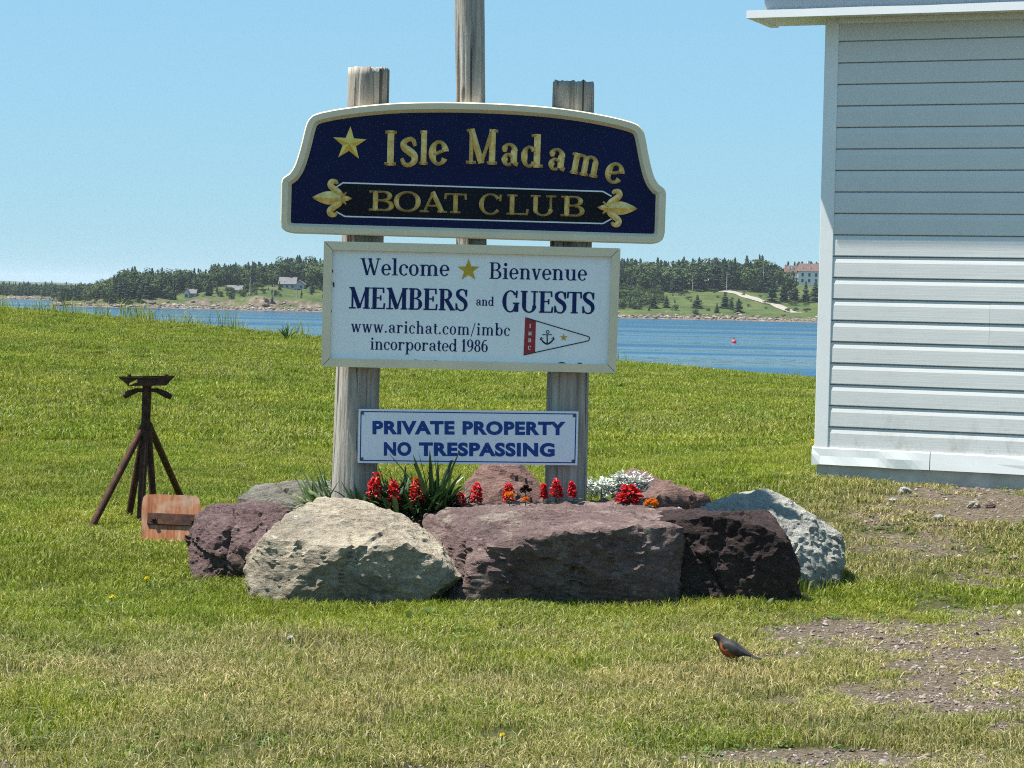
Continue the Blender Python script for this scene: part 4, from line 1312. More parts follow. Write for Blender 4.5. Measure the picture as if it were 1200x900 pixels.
# ================================================================ plants in the bed
M_LEAFD = leafmat('dark_leaf', (.012, .030, .010), (.035, .075, .022), .4, .2)
M_LEAFM = leafmat('mid_leaf', (.05, .10, .02), (.11, .19, .05), .5, .25)
M_LEAFP = leafmat('pale_leaf', (.09, .15, .05), (.30, .36, .19), .5, .25)
M_BRONZE = leafmat('bronze_leaf', (.010, .010, .007), (.030, .030, .016), .35, .1)
M_SILVER = leafmat('silver_leaf', (.42, .47, .42), (.66, .69, .64), .8, .15)
M_SALVIA = leafmat('scarlet_petal', (.42, .006, .012), (.68, .020, .028), .5, .25, 60)
M_ORANGE = leafmat('orange_petal', (.65, .14, .008), (.85, .30, .02), .5, .2, 60)
M_MAROON = leafmat('maroon_petal', (.012, .004, .004), (.04, .012, .010), .6, .1, 60)
M_WPET = leafmat('white_petal', (.65, .66, .66), (.82, .83, .80), .6, .15, 60)
M_YPET = leafmat('yellow_petal', (.75, .60, .02), (.88, .74, .05), .6, .15, 60)
M_STEM = leafmat('green_stem', (.05, .09, .02), (.09, .14, .04), .6, .1)

def blade_pts(p0, az, length, rise, droop, n=7):
    """arching leaf spine from p0"""
    pts = []
    for i in range(n):
        s = i / (n - 1)
        out = length * (math.cos(rise) * s)
        zz = length * (math.sin(rise) * s - droop * s * s)
        pts.append(Vector(p0) + Vector((math.cos(az) * out, math.sin(az) * out, zz)))
    return pts

def base_at(x, y, Y):
    p = at_depth(x, y, Y)
    return Vector((p.x, Y, float(soil_z(p.x, Y)) - .005))

def strap_plant(name, px, Y, n, lens, widths, rises, droops, mat, label, spread=.05, az=None, seed=1, cat='plant', z=None):
    rs = random.Random(seed)
    B = base_at(px[0], px[1], Y)
    if z is not None: B.z = z
    e = empty(name, B)
    tag(e, label, cat)
    mb = MB()
    for i in range(n):
        a = rs.uniform(*(az or (0, 2 * math.pi)))
        p0 = Vector((rs.gauss(0, spread), rs.gauss(0, spread * .7), 0))
        L = rs.uniform(*lens); w = rs.uniform(*widths)
        pts = blade_pts(p0, a, L, rs.uniform(*rises), rs.uniform(*droops), 8)
        ww = [w * k for k in (.55, .85, 1, 1, .9, .7, .42, .05)]
        ta = a + math.pi / 2 + rs.uniform(-.5, .5)
        mb.ribbon(pts, ww, (math.cos(ta), math.sin(ta), rs.uniform(-.2, .2)), fold=.15)
    mb.build('leaves', mat, e, fix=False)
    return e

strap_plant('lily_clump', (472, 596), 12.20, 260, (.20, .33), (.018, .034), (R(35), R(84)), (.10, .6), M_LEAFD, 'dense dark green strap-leaved clump among the red blooms left of the middle', .125, seed=3)
strap_plant('lily_clump', (512, 594), 12.14, 44, (.24, .52), (.018, .034), (R(50), R(88)), (.05, .6), M_LEAFD, 'tall upright dark leaves overlapping the notice board', .035, seed=4)
strap_plant('fountain_grass', (524, 596), 12.10, 70, (.34, .52), (.006, .011), (R(58), R(80)), (.75, 1.25), M_BRONZE, 'blackish arching grass leaves sweeping right under the notice board', .028, az=(-.7, .7), seed=5)
strap_plant('iris_clump', (388, 575), 12.72, 58, (.24, .40), (.018, .034), (R(22), R(78)), (.0, .45), M_LEAFP, 'pale green strap leaves poking out behind the left post', .05, az=(1.9, 4.4), seed=6, z=.30)
strap_plant('fern_tuft', (440, 598), 12.05, 60, (.16, .26), (.014, .026), (R(15), R(60)), (.1, .5), M_LEAFM, 'low green leaves at the foot of the leftmost red bloom', .05, seed=7)

def salvia(px, py, h, w, label, Y=12.06, seed=0, group='red blooms in the bed', wide=False):
    rs = random.Random(seed)
    C = at_depth(px, py, Y)
    k = Y / F
    B = Vector((C.x, Y, float(soil_z(C.x, Y)) - .01))
    e = empty('red_salvia', B, (rs.uniform(-.12, .12), rs.uniform(-.16, .16), 0)); tag(e, label, 'flower', group)
    Hh, Wd = h * k * .95, w * k * .88
    zc = C.z - B.z
    mb = MB(); mb.tube([(0, 0, 0), (rs.uniform(-.01, .01), 0, zc * .6), (0, 0, zc + Hh * .45)], .0035, 6); mb.build('stem', M_STEM, e)
    mb = MB()
    for i in range(int(120 + 60 * wide)):
        s = rs.random()
        r = Wd * .62 * (1.0 - .55 * s * s) * rs.uniform(.7, 1.2)
        a = rs.uniform(0, 2 * math.pi)
        z = zc + Hh * (s - .5)
        p = Vector((math.cos(a) * r * .35, math.sin(a) * r * .35, z))
        q = Vector((math.cos(a) * r, math.sin(a) * r, z + Hh * rs.uniform(-.16, .14)))
        ww = rs.uniform(.010, .020)
        mb.ribbon([p, (p + q) / 2 + Vector((0, 0, .004)), q], [ww * .5, ww, ww * .7], (-math.sin(a), math.cos(a), rs.uniform(-.4, .4)), fold=.3)
    mb.build('bloom', M_SALVIA, e, fix=False)
    mb = MB()
    for i in range(9):
        a = rs.uniform(0, 2 * math.pi); z0 = zc * rs.uniform(.15, .65) if zc > .03 else .01
        pts = blade_pts((0, 0, z0), a, rs.uniform(.04, .075), R(25), .4, 5)
        mb.ribbon(pts, [.004, .024, .03, .02, .002], (-math.sin(a), math.cos(a), 0), fold=.12)
    mb.build('leaves', M_LEAFM, e, fix=False)

for i, (x, y, h, w, lb) in enumerate([
    (428, 567, 30, 17, 'red salvia spike against the left post, leftmost of the red blooms'),
    (465, 578, 31, 17, 'red salvia spike second from the left, beside the cream boulder'),
    (495, 573, 28, 19, 'red salvia spike third from the left, in front of the dark leaves'),
    (538, 584, 15, 14, 'short red salvia under the arching black grass'),
    (558, 577, 23, 15, 'red salvia just right of the arching black grass'),
    (596, 576, 21, 14, 'red salvia with an orange marigold in front of it'),
    (638, 575, 17, 10, 'red salvia at the left edge of the right post'),
    (653, 572, 22, 15, 'taller red salvia in front of the right post'),
    (675, 573, 18, 11, 'red salvia just right of the right post')]):
    salvia(x, y, h, w, lb, seed=40 + i, Y=12.06 if i < 3 else 12.2)
salvia(737, 578, 22, 30, 'broad red salvia head in front of the silver foliage', seed=60, Y=12.22, wide=True)

def pompom(name, px, py, d_px, mat, label, Y, seed, grp='marigolds in the bed', n=70, groundz=None):
    rs = random.Random(seed)
    C = at_depth(px, py, Y)
    zb = float(soil_z(C.x, Y)) - .01 if groundz is None else groundz
    B = Vector((C.x, Y, zb)); e = empty(name, B); tag(e, label, 'flower', grp)
    r = d_px * .5 * Y / F; zc = max(C.z - zb, r)
    mb = MB(); mb.tube([(0, 0, 0), (0, 0, zc)], .003, 6); mb.build('stem', M_STEM, e)
    mb = MB()
    for i in range(n):
        d = Vector((rs.gauss(0, 1), rs.gauss(0, 1), abs(rs.gauss(0, .8)) - .2)).normalized()
        sd = d.cross(Vector((rs.random(), rs.random(), rs.random()))).normalized()
        c = Vector((0, 0, zc))
        mb.ribbon([c + d * r * .3, c + d * r * .75, c + d * r * rs.uniform(.9, 1.1)], [r * .2, r * .45, r * .3], sd, fold=.2)
    mb.build('bloom', mat, e, fix=False)
    mb = MB()
    for i in range(7):
        a = rs.uniform(0, 6.28); pts = blade_pts((0, 0, zc * .4), a, .05, R(30), .4, 5)
        mb.ribbon(pts, [.003, .012, .014, .010, .002], (-math.sin(a), math.cos(a), 0))
    mb.build('leaves', M_LEAFM, e, fix=False)
pompom('marigold', 597, 581, 12, M_ORANGE, 'orange marigold in front of a red salvia near the bed middle', 12.10, 1)
pompom('marigold', 616, 586, 9, M_ORANGE, 'small orange marigold below the dark flower', 12.10, 2)
pompom('dark_flower', 616, 575, 14, M_MAROON, 'dark maroon round flower left of the right post', 12.2, 3)
pompom('marigold', 763, 591, 17, M_ORANGE, 'orange marigold at the right beside the silver foliage', 12.12, 4)
pompom('white_alyssum', 795, 599, 10, M_WPET, 'little white flower tuft between the dark and pale boulders', 12.2, 5, grp='white tufts in the bed')

def dusty(px, py, rx, rz, Y, label, seed, n=190):
    rs = random.Random(seed)
    C = at_depth(px, py, Y); k = Y / F
    zb = float(soil_z(C.x, Y)) - .01
    e = empty('dusty_miller', (C.x, Y, zb)); tag(e, label, 'plant', 'silver foliage plants')
    mb = MB(); zc = C.z - zb
    for i in range(n):
        d = Vector((rs.gauss(0, 1), rs.gauss(0, 1), rs.gauss(0, .8))).normalized() * rs.uniform(.5, 1)
        p = Vector((d.x * rx * k, d.y * rx * k * .7, zc + d.z * rz * k))
        a = math.atan2(d.y, d.x) + rs.uniform(-.8, .8); L = rs.uniform(.03, .055)
        for da in (-.7, 0, .7):
            pts = blade_pts(p, a + da, L * (1 if da == 0 else .7), R(rs.uniform(10, 60)), .25, 4)
            mb.ribbon(pts, [.004, .012, .011, .003], (-math.sin(a + da), math.cos(a + da), rs.uniform(-.3, .3)))
    mb.build('leaves', M_SILVER, e, fix=False)
    mb = MB(); mb.tube([(0, 0, 0), (0, 0, max(.04, zc))], .006, 6); mb.build('stem', M_STEM, e)
dusty(705, 573, 24, 13, 12.66, 'silver foliage plant just right of the right post', 1)
dusty(738, 567, 24, 15, 12.70, 'larger silver foliage plant behind the broad red bloom', 2, 240)

# ================================================================ the robin
G = ground_hit(855, 782)
bird = empty('robin', G, (0, 0, R(-24)))
tag(bird, 'small dark-headed robin with rusty breast standing on the grass', 'bird')
t = NT('robin_feathers')
v = t.coord('Object'); sx = t.n('SeparateXYZ'); t.l(v, sx.inputs[0])
nn_ = t.noise(v, 90, 4); fine = t.noise(t.coord('Object', (60, 200, 200)), 1.0, 3)
q = t.math('ADD', sx.outputs['Z'], t.math('MULTIPLY', sx.outputs['X'], .75))
q = t.math('ADD', q, t.math('MULTIPLY', t.math('SUBTRACT', nn_, .5), .012))
breast = t.ramp(t.math('MULTIPLY', q, 5), [(.375, 1.0), (.41, 0.0)])
back = t.ramp(fine, [(.3, (.016, .016, .015)), (.7, (.045, .042, .038))])
c = t.mix(breast, back, t.ramp(fine, [(.3, (.18, .045, .012)), (.7, (.32, .10, .03))]))
hx = t.math('ADD', sx.outputs['X'], .0)
c = t.mix(t.ramp(t.math('ADD', t.math('MULTIPLY', hx, 5), .5), [(.285, 1.0), (.315, 0.0)]), c, (.012, .011, .011))
c = t.mix(t.ramp(t.math('ADD', t.math('MULTIPLY', hx, 5), .5), [(.72, 0.0), (.75, 1.0)]), c, (.022, .021, .021))
M_BIRD = t.princ(c, .75, 0, t.bump(fine, .3, .002), .25)
M_WING = simple('wing_feathers', (.030, .029, .027), .7, .4, 60)
M_BEAK = simple('yellow_beak', (.45, .28, .05), .5, .1)
M_BLEG = simple('bird_leg', (.10, .06, .035), .6, .2)
M_EYE = simple('bird_eye', (.004, .004, .004), .15, .1)
def loft(st, n=18):
    vs, fs = [], []
    for i, (x, z, rw, rh) in enumerate(st):
        x0, z0 = st[max(0, i - 1)][:2]; x1_, z1 = st[min(len(st) - 1, i + 1)][:2]
        tt = Vector((x1_ - x0, 0, z1 - z0)).normalized(); nz_v = Vector((-tt.z, 0, tt.x))
        for k_ in range(n):
            a = 2 * math.pi * k_ / n
            p = Vector((x, 0, z)) + nz_v * (math.sin(a) * rh) + Vector((0, math.cos(a) * rw, 0)); vs.append(p)
    for i in range(len(st) - 1):
        for k_ in range(n):
            fs.append((i * n + k_, i * n + (k_ + 1) % n, (i + 1) * n + (k_ + 1) % n, (i + 1) * n + k_))
    fs.append(tuple(range(n))); e = (len(st) - 1) * n; fs.append(tuple(e + n - 1 - k_ for k_ in range(n)))
    return vs, fs
stn = catmull([(-.079, .119, .003, .003), (-.074, .121, .010, .011), (-.062, .124, .0165, .0175), (-.048, .119, .0185, .0195), (-.037, .107, .0215, .024), (-.02, .091, .030, .035),
               (.0, .080, .035, .0395), (.022, .072, .032, .035), (.043, .067, .022, .023), (.060, .063, .0135, .012), (.078, .059, .013, .0055), (.108, .052, .0145, .0035), (.140, .045, .014, .0025)], 3)
mb = MB(); mb.add(*loft(stn)); mb.build('body', M_BIRD, bird, smooth=True)
for s_ in (-1, 1):
    wst = catmull([(-.026, .098, .004, .006), (-.010, .094, .006, .020), (.02, .082, .0065, .023), (.05, .072, .006, .016), (.078, .064, .005, .008), (.098, .057, .003, .003)], 3)
    vs, fs = loft(wst, 12)
    vs = [(a.x, a.y + s_ * (.0285 if a.x < .03 else .0285 - (a.x - .03) * .27), a.z) for a in vs]
    mb = MB(); mb.add(vs, fs); mb.build('wing', M_WING, bird, smooth=True)
    lx = .008 if s_ < 0 else .022
    mb = MB(); mb.tube([(lx, s_ * .013, .052), (lx + .010, s_ * .014, .028), (lx + .002, s_ * .015, .0)], [.004, .0017, .0016], 6)
    for da in (-.5, 0, .5): mb.tube([(lx + .002, s_ * .015, .003), (lx - .018, s_ * .015 + .018 * da, .002)], .0014, 5)
    mb.build('leg', M_BLEG, bird)
    mb = MB(); bmx = bmesh.new(); bmesh.ops.create_icosphere(bmx, subdivisions=2, radius=.0032)
    bmx.verts.index_update(); mb.add([(v_.co + Vector((-.066, s_ * .0148, .126)))[:] for v_ in bmx.verts], [[v_.index for v_ in f.verts] for f in bmx.faces]); bmx.free()
    mb.build('eye', M_EYE, bird, smooth=True)
mb = MB(); mb.tube([(-.075, 0, .121), (-.086, 0, .119), (-.096, 0, .115)], [.0055, .0035, .0006], 8); mb.build('beak', M_BEAK, bird, smooth=True)

# ================================================================ lawn
t = NT('grass_blade')
dry = attr_out(t, 'dry', 'INSTANCER'); tone = attr_out(t, 'tone', 'INSTANCER'); rnd = attr_out(t, 'rnd')
gp = t.coord('World')
big = t.noise(gp, .55, 4); med = t.noise(gp, 2.6, 3)
green = t.ramp(t.math('ADD', t.math('MULTIPLY', rnd, .5), t.math('MULTIPLY', med, .5)), [(.15, (.058, .088, .008)), (.45, (.178, .240, .016)), (.72, (.31, .36, .040)), (.92, (.50, .48, .16))])
straw = t.ramp(rnd, [(.1, (.13, .115, .035)), (.5, (.34, .29, .115)), (.8, (.50, .42, .21)), (1.0, (.64, .56, .35))])
df = t.math('ADD', dry, t.math('MULTIPLY', t.math('SUBTRACT', rnd, .5), .9))
df = t.math('ADD', df, t.math('MULTIPLY', t.math('SUBTRACT', big, .5), .45))
green = t.mix(t.ramp(t.noise(t.coord('World', (1, .45, 1)), 1.1, 5, .65), [(.40, 0.0), (.66, .75)]), green, t.ramp(rnd, [(.1, (.15, .165, .012)), (.5, (.27, .275, .030)), (.9, (.46, .44, .11))]))
c = t.mix(t.ramp(df, [(.32, 0.0), (.78, 1.0)]), green, straw)
c = t.mix(1.0, c, t.ramp(tone, [(0.0, (.72, .78, .72)), (1.0, (1.22, 1.18, 1.1))]), 'MULTIPLY')
d = t.n('BsdfPrincipled'); t.l(c, d.inputs['Base Color']); d.inputs['Roughness'].default_value = .55; d.inputs['Specular IOR Level'].default_value = .3
tr = t.n('BsdfTranslucent'); t.l(c, tr.inputs['Color'])
mx = t.n('MixShader'); mx.inputs[0].default_value = .42
t.l(d.outputs[0], mx.inputs[1]); t.l(tr.outputs[0], mx.inputs[2]); t.l(mx.outputs[0], t.out.inputs['Surface'])
M_GRASS = t.mat

def tuft(n, rad, h, w, lean=.6, seed=0):
    g = np.random.default_rng(seed)
    a = g.uniform(0, 2 * np.pi, n); r = rad * np.sqrt(g.random(n))
    bx, by = r * np.cos(a), r * np.sin(a)
    hh = h * g.uniform(.45, 1.15, n); az = g.uniform(0, 2 * np.pi, n); ln = g.uniform(.05, lean, n) * hh * 1.6
    ww = w * g.uniform(.6, 1.2, n); ta = g.uniform(0, np.pi, n)
    tx, ty = np.cos(ta) * ww / 2, np.sin(ta) * ww / 2
    mx_, my_ = bx + np.cos(az) * ln * .35, by + np.sin(az) * ln * .35
    ex_, ey_ = bx + np.cos(az) * ln, by + np.sin(az) * ln
    V = np.stack([np.stack([bx - tx, by - ty, -.004 + 0 * hh], 1), np.stack([bx + tx, by + ty, -.004 + 0 * hh], 1),
                  np.stack([mx_ - tx * .85, my_ - ty * .85, hh * .6], 1), np.stack([mx_ + tx * .85, my_ + ty * .85, hh * .6], 1),
                  np.stack([ex_, ey_, hh * np.sqrt(np.clip(1 - .35 * (ln / hh) ** 2, .3, 1))], 1)], 1).reshape(-1, 3)
    i = np.arange(n) * 5
    fs = [f for k in i for f in ((k, k + 1, k + 3, k + 2), (k + 2, k + 3, k + 4))]
    fs = [tuple(int(q_) for q_ in f) for f in fs]
    at = np.repeat(np.clip(g.normal(.5, .27, n), 0, 1), 5)
    return loose('tuft', V.tolist(), fs, M_GRASS, at)

def in_bed(X, Y):
    return (((X - BED[0] - .1) / 1.45) ** 2 + ((Y - 12.45) / .95) ** 2) < 1
def in_shed(X, Y):
    u, v_ = shed_local(X, Y); return (u > -.02) & (v_ > -.03) & (u < SHED_L) & (v_ < SHED_D)

def lawn(name, y0, y1, dens, kinds, sc, margin, label, seed, keep=None, tall=1.0, hw=.25):
    g = np.random.default_rng(seed)
    A = (y1 - y0) * (hw * (y0 + y1) + 2 * margin)
    n = int(A * dens)
    ym = np.sqrt(g.uniform(0, 1, n) * ((y1 + margin * 4) ** 2 - (y0 + margin * 4) ** 2) + (y0 + margin * 4) ** 2) - margin * 4
    X = g.uniform(-1, 1, n) * (hw * ym + margin); Y = ym
    ok = ~in_bed(X, Y) & ~in_shed(X, Y)
    b = bare_mask(X, Y)
    ok &= g.random(n) > np.clip(b * 1.02 - .05, 0, .80)
    if keep is not None: ok &= keep(X, Y, g)
    X, Y, b = X[ok], Y[ok], b[ok]; n = len(X)
    Z = ground_z(X, Y)
    s = sc * g.uniform(.75, 1.25, n)
    patch = 1 + .25 * wob(X, Y, 2.1, 4.2)
    # taller where the mower cannot reach: round the boulders and the shed
    e = np.sqrt(((X - BED[0] - .1) / 1.45) ** 2 + ((Y - 12.45) / .95) ** 2)
    edge = 1 + 1.2 * (1 - npstep(1.0, 1.14, e)) * (.5 + .5 * (wob(X, Y, 5.0, 2.2) > -.1))
    S = np.stack([s, s, s * tall * patch * edge * (1 - .70 * b)], 1)
    Rr = np.stack([g.normal(0, .06, n), g.normal(0, .06, n), g.uniform(0, 6.283, n)], 1)
    tone = np.clip(.5 + .42 * wob(X * .25, Y, 1.3, .8) + .25 * wob(X, Y, 6.0, 5.1) + g.normal(0, .12, n), 0, 1)
    o = scatter(name, np.stack([X, Y, Z], 1), Rr, S, g.integers(0, len(kinds), n), kinds, {'dry': np.clip(dry_mask(X, Y) + g.normal(0, .08, n), 0, 1), 'tone': tone})
    return tag(o, label, 'grass')

near_k = [tuft(170, .12, .044, .0042, .85, 100 + i) for i in range(8)]
mid_k = [tuft(150, .15, .044, .0058, .75, 120 + i) for i in range(6)]
far_k = [tuft(120, .22, .058, .0115, .6, 140 + i) for i in range(6)]
lawn('near_grass', 6.9, 11.4, 95, near_k, 1.0, 1.2, 'patchy dry and green grass in front of the boulders', 1)
lawn('lawn_grass', 11.4, 21, 60, mid_k, 1.0, 1.6, 'mown green lawn around the boulders and boat stand', 2)
lawn('far_lawn_grass', 21, 47.5, 26, far_k, 1.15, 2.5, 'mown green lawn rising to the shore edge', 3)
# unmown fringe at the edge of the bank
tall_k = [tuft(26, .22, .34, .012, .5, 160 + i) for i in range(5)]
def fringe(X, Y, g):
    px, _ = np_project(X, Y, ground_z(X, Y))
    return (Y > 45.0 + .8 * wob(X, Y, .6, 1)) & (g.random(len(X)) < np.where(px < 200, .55, np.where(px < 420, .30, .05)) * (.55 + .45 * wob(X, Y, .8, 2)))
lawn('tall_fringe_grass', 44, 49.0, 9, tall_k, 1.0, 3, 'tall unmown grass along the bank edge', 4, fringe, 1.2)

# clover and plantain mixed into the turf
M_CLOVER = leafmat('clover_leaf', (.05, .10, .012), (.13, .20, .035), .55, .25, 9)
ros = []
for i in range(5):
    rs = random.Random(300 + i); mb = MB()
    for j in range(11):
        a_ = rs.uniform(0, 6.28); L = rs.uniform(.018, .042)
        q_ = blade_pts((rs.gauss(0, .02), rs.gauss(0, .02), rs.uniform(.004, .026)), a_, L, R(rs.uniform(5, 45)), rs.uniform(.1, .5), 5)
        W_2 = L * rs.uniform(.35, .6)
        mb.ribbon(q_, [W_2 * .3, W_2 * .8, W_2, W_2 * .8, W_2 * .1], (-math.sin(a_), math.cos(a_), rs.uniform(-.2, .2)), fold=.1)
    ros.append(loose('ros', mb.v, mb.f, M_CLOVER))
g = np.random.default_rng(9); n = 9000
Y = 7.2 + 11 * g.random(n) ** 1.2; X = g.uniform(-1, 1, n) * (.25 * Y + 1)
px_, py_ = np_project(X, Y, ground_z(X, Y))
pr = .22 + .55 * (wob(X, Y, 1.9, 7.0) > .35) + .4 * ((px_ > 960) & (py_ < 730)) - .3 * (py_ > 790)
ok = (g.random(n) < pr) & ~in_bed(X, Y) & ~in_shed(X, Y) & (bare_mask(X, Y) < .75)
X, Y = X[ok], Y[ok]; n = len(X); s = g.uniform(.4, .85, n)
tag(scatter('clover', np.stack([X, Y, ground_z(X, Y)], 1), np.stack([0 * X, 0 * X, g.uniform(0, 6.28, n)], 1), np.stack([s, s, s], 1), g.integers(0, 5, n), ros), 'clover and plantain leaves mixed into the turf', 'clover')

# gravel
t = NT('gravel_stone')
oi = t.n('ObjectInfo').outputs['Random']
M_PEB = t.princ(t.ramp(oi, [(0, (.10, .075, .070)), (.35, (.16, .115, .10)), (.65, (.23, .18, .155)), (.92, (.28, .25, .22)), (1, (.36, .34, .31))]), .9, 0, t.bump(t.noise(t.coord('World'), 120, 3), .4, .003), .2)
peb = []
for i in range(6):
    bm = bmesh.new(); bmesh.ops.create_icosphere(bm, subdivisions=2, radius=1)
    for v_ in bm.verts:
        v_.co *= 1 + .45 * noise.noise(v_.co * 1.3 + Vector((i * 7, 0, 0)))
        v_.co.z *= .6
    bm.verts.index_update()
    peb.append(loose('peb', [v_.co[:] for v_ in bm.verts], [[v_.index for v_ in f.verts] for f in bm.faces], M_PEB)); bm.free()
g = np.random.default_rng(5)
n = 140000
ym = 6.6 + (18 - 6.6) * g.random(n) ** 1.3
X = g.uniform(-1, 1, n) * (.25 * ym + 1.0); Y = ym
ok = (g.random(n) < np.clip(bare_mask(X, Y) * 1.1 - .16, 0, 1)) & ~in_bed(X, Y) & ~in_shed(X, Y)
X, Y = X[ok], Y[ok]; n = len(X)
s = np.clip(.0042 * np.exp(g.normal(0, .55, n)), .0022, .020)
tag(scatter('gravel', np.stack([X, Y, ground_z(X, Y) + s * .15], 1), np.stack([g.normal(0, .3, n), g.normal(0, .3, n), g.uniform(0, 6.28, n)], 1), np.stack([s, s * .8, s], 1), g.integers(0, 6, n), peb), 'loose grey and mauve gravel where the grass has worn away', 'gravel')
print('gravel', n)

# loose stones on the bank by the shed, weeds, small flowers
def small_stone(px, py, w_px, mat, label, seed):
    P = ground_hit(px, py); r = w_px * .5 * P.y / F
    bm = bmesh.new(); bmesh.ops.create_icosphere(bm, subdivisions=3, radius=1)
    for v_ in bm.verts:
        v_.co *= 1 + .4 * noise.fractal(v_.co * 1.2 + Vector((seed * 5, 0, 0)), 1, 2, 3)
        v_.co = Vector((v_.co.x * r, v_.co.y * r * .8, v_.co.z * r * .7))
    me = bpy.data.meshes.new('stone'); bm.to_mesh(me); bm.free(); me.materials.append(mat)
    o = link(bpy.data.objects.new('stone', me)); o.location = P + Vector((0, 0, r * .35))
    tag(o, label, 'stone', 'loose stones on the bank')
small_stone(1141, 595, 15, MR_CREAM, 'cream stone on the bare bank below the shed wall', 1)
small_stone(1161, 595, 11, MR_PURP, 'pinkish stone just right of the cream stone on the bank', 2)
small_stone(1060, 578, 14, MR_GREY, 'pale flat stone half sunk in the bank below the shed', 3)
small_stone(1100, 610, 12, MR_GREY, 'grey stone in the grass left of the cream stone', 4)
small_stone(1188, 657, 11, MR_CREAM, 'pale round stone at the right edge, halfway down the bank', 5)
small_stone(1047, 589, 10, MR_GREY, 'small whitish stone just below the pale flat stone', 6)

for i, (x, y, lb) in enumerate([(172, 690, 'yellow dandelion left of the boulders'), (131, 712, 'yellow dandelion lowest at the far left'), (588, 879, 'yellow dandelion near the bottom middle'), (953, 524, 'yellow dandelion at the shed corner')]):
    P = ground_hit(x, y); px, py = project(P + Vector((0, 0, .05)))
    pompom('dandelion', px, py, 7, M_YPET, lb, P.y, 80 + i, 'dandelions in the grass', 40, groundz=P.z - .005)
P = ground_hit(340, 764); px, py = project(P + Vector((0, 0, .06)))
pompom('clover_head', px, py, 7, M_WPET, 'single white clover head in the dry grass, front left', P.y, 90, 'clover heads', 50, groundz=P.z - .005)
def weed(px, py, n, L, mat, label, seed, rise=(10, 60), w=(.02, .035)):
    P = ground_hit(px, py); rs = random.Random(seed)
    e = empty('weed', P); tag(e, label, 'weed', 'broad-leaved weeds in the grass')
    mb = MB()
    for i in range(n):
        a = rs.uniform(0, 6.28); pts = blade_pts((rs.gauss(0, .02), rs.gauss(0, .02), 0), a, rs.uniform(.6, 1.1) * L, R(rs.uniform(*rise)), rs.uniform(.2, .6), 6)
        W = rs.uniform(*w)
        mb.ribbon(pts, [W * .25, W * .4, W * .9, W, W * .7, W * .05], (-math.sin(a), math.cos(a), rs.uniform(-.3, .3)), fold=.1)
    mb.build('leaves', mat, e, fix=False)
weed(722, 742, 9, .10, M_LEAFM, 'broad-leaved weed in the grass below the mauve boulder', 1, (25, 75))
weed(478, 728, 14, .10, M_LEAFM, 'broad light green weed at the foot of the cream boulder', 2)
weed(505, 724, 12, .09, M_LEAFM, 'broad weed between the cream and mauve boulders', 3)
weed(1003, 557, 12, .13, M_LEAFD, 'dark dandelion leaves against the shed foundation', 4, (20, 60), (.02, .03))
weed(1030, 557, 10, .13, M_LEAFD, 'dark leaf clump second along the shed foundation', 5, (20, 60), (.02, .03))
weed(905, 712, 14, .10, M_LEAFD, 'dark weed in the shade at the foot of the dark boulder', 6)
weed(336, 399, 40, .5, M_LEAFM, 'tall leafy weed on the bank edge left of the welcome board', 7, (50, 88), (.02, .04))

# ================================================================ the far shore's wood, houses and poles
def treemat(name, c1, c2):
    t = NT(name)
    oi = t.n('ObjectInfo').outputs['Random']
    n1 = t.noise(t.coord('World'), .8, 3)
    c = t.ramp(t.math('ADD', t.math('MULTIPLY', oi, .6), t.math('MULTIPLY', n1, .4)), [(.25, c1), (.75, c2)])
    return t.princ(c, .9, spec=.1)
M_SPRUCE = treemat('spruce_needles', (.012, .028, .015), (.034, .056, .027))
M_DECID = treemat('leafy_crown', (.028, .052, .016), (.075, .105, .034))
M_BARK = simple('bark', (.09, .07, .055), .9, .2)

def spruce_geo(seed, n=30):
    rs = random.Random(seed); vs, fs = [], []
    wd = (.20, .27, .24, .32, .22, .29)[seed % 6]
    for i in range(n):
        if rs.random() < .10: continue
        h = .04 + .94 * (i / n); r = (wd * (1 - h) ** .8 + .014) * rs.uniform(.6, 1.3)
        k = 9 if h < .7 else 6
        a0 = rs.uniform(0, 6.28)
        for j in range(k):
            a = a0 + 6.283 * j / k + rs.uniform(-.25, .25); rr = r * rs.uniform(.6, 1.15); w = rr * .38 + .008
            cx, cy = math.cos(a), math.sin(a)
            b = len(vs)
            vs += [(0, 0, h + .05), (cx * rr * .6 - cy * w, cy * rr * .6 + cx * w, h - .01), (cx * rr, cy * rr, h - .045 * rs.uniform(.3, 1.3)), (cx * rr * .6 + cy * w, cy * rr * .6 - cx * w, h - .01)]
            fs += [(b, b + 1, b + 2), (b, b + 2, b + 3)]
    return vs, fs
def decid_geo(seed, n=700):
    rs = random.Random(seed); vs, fs = [], []
    lobes = [(rs.gauss(0, .17), rs.gauss(0, .17), .55 + rs.gauss(0, .16), rs.uniform(.14, .24)) for _ in range(12)]
    for i in range(n):
        lx, ly, lz, lr = rs.choice(lobes)
        d = Vector((rs.gauss(0, 1), rs.gauss(0, 1), rs.gauss(0, 1))).normalized() * lr * rs.uniform(.65, 1.05)
        p = Vector((lx, ly, lz)) + d
        if p.z < .06: continue
        u = d.cross(Vector((rs.random(), rs.random(), rs.random()))).normalized() * rs.uniform(.025, .05); w = d.normalized().cross(u) * rs.uniform(.7, 1.1)
        b = len(vs); vs += [p - u, p + w, p + u, p - w]; fs.append((b, b + 1, b + 2, b + 3))
    return [tuple(q) for q in vs], fs
SG = [spruce_geo(i) for i in range(4)]; DG = [decid_geo(i) for i in range(4)]
srcs = [loose('s', *x, M_SPRUCE) for x in SG] + [loose('d', *x, M_DECID) for x in DG]
g = np.random.default_rng(11)
pts, scl, idx = [], [], []
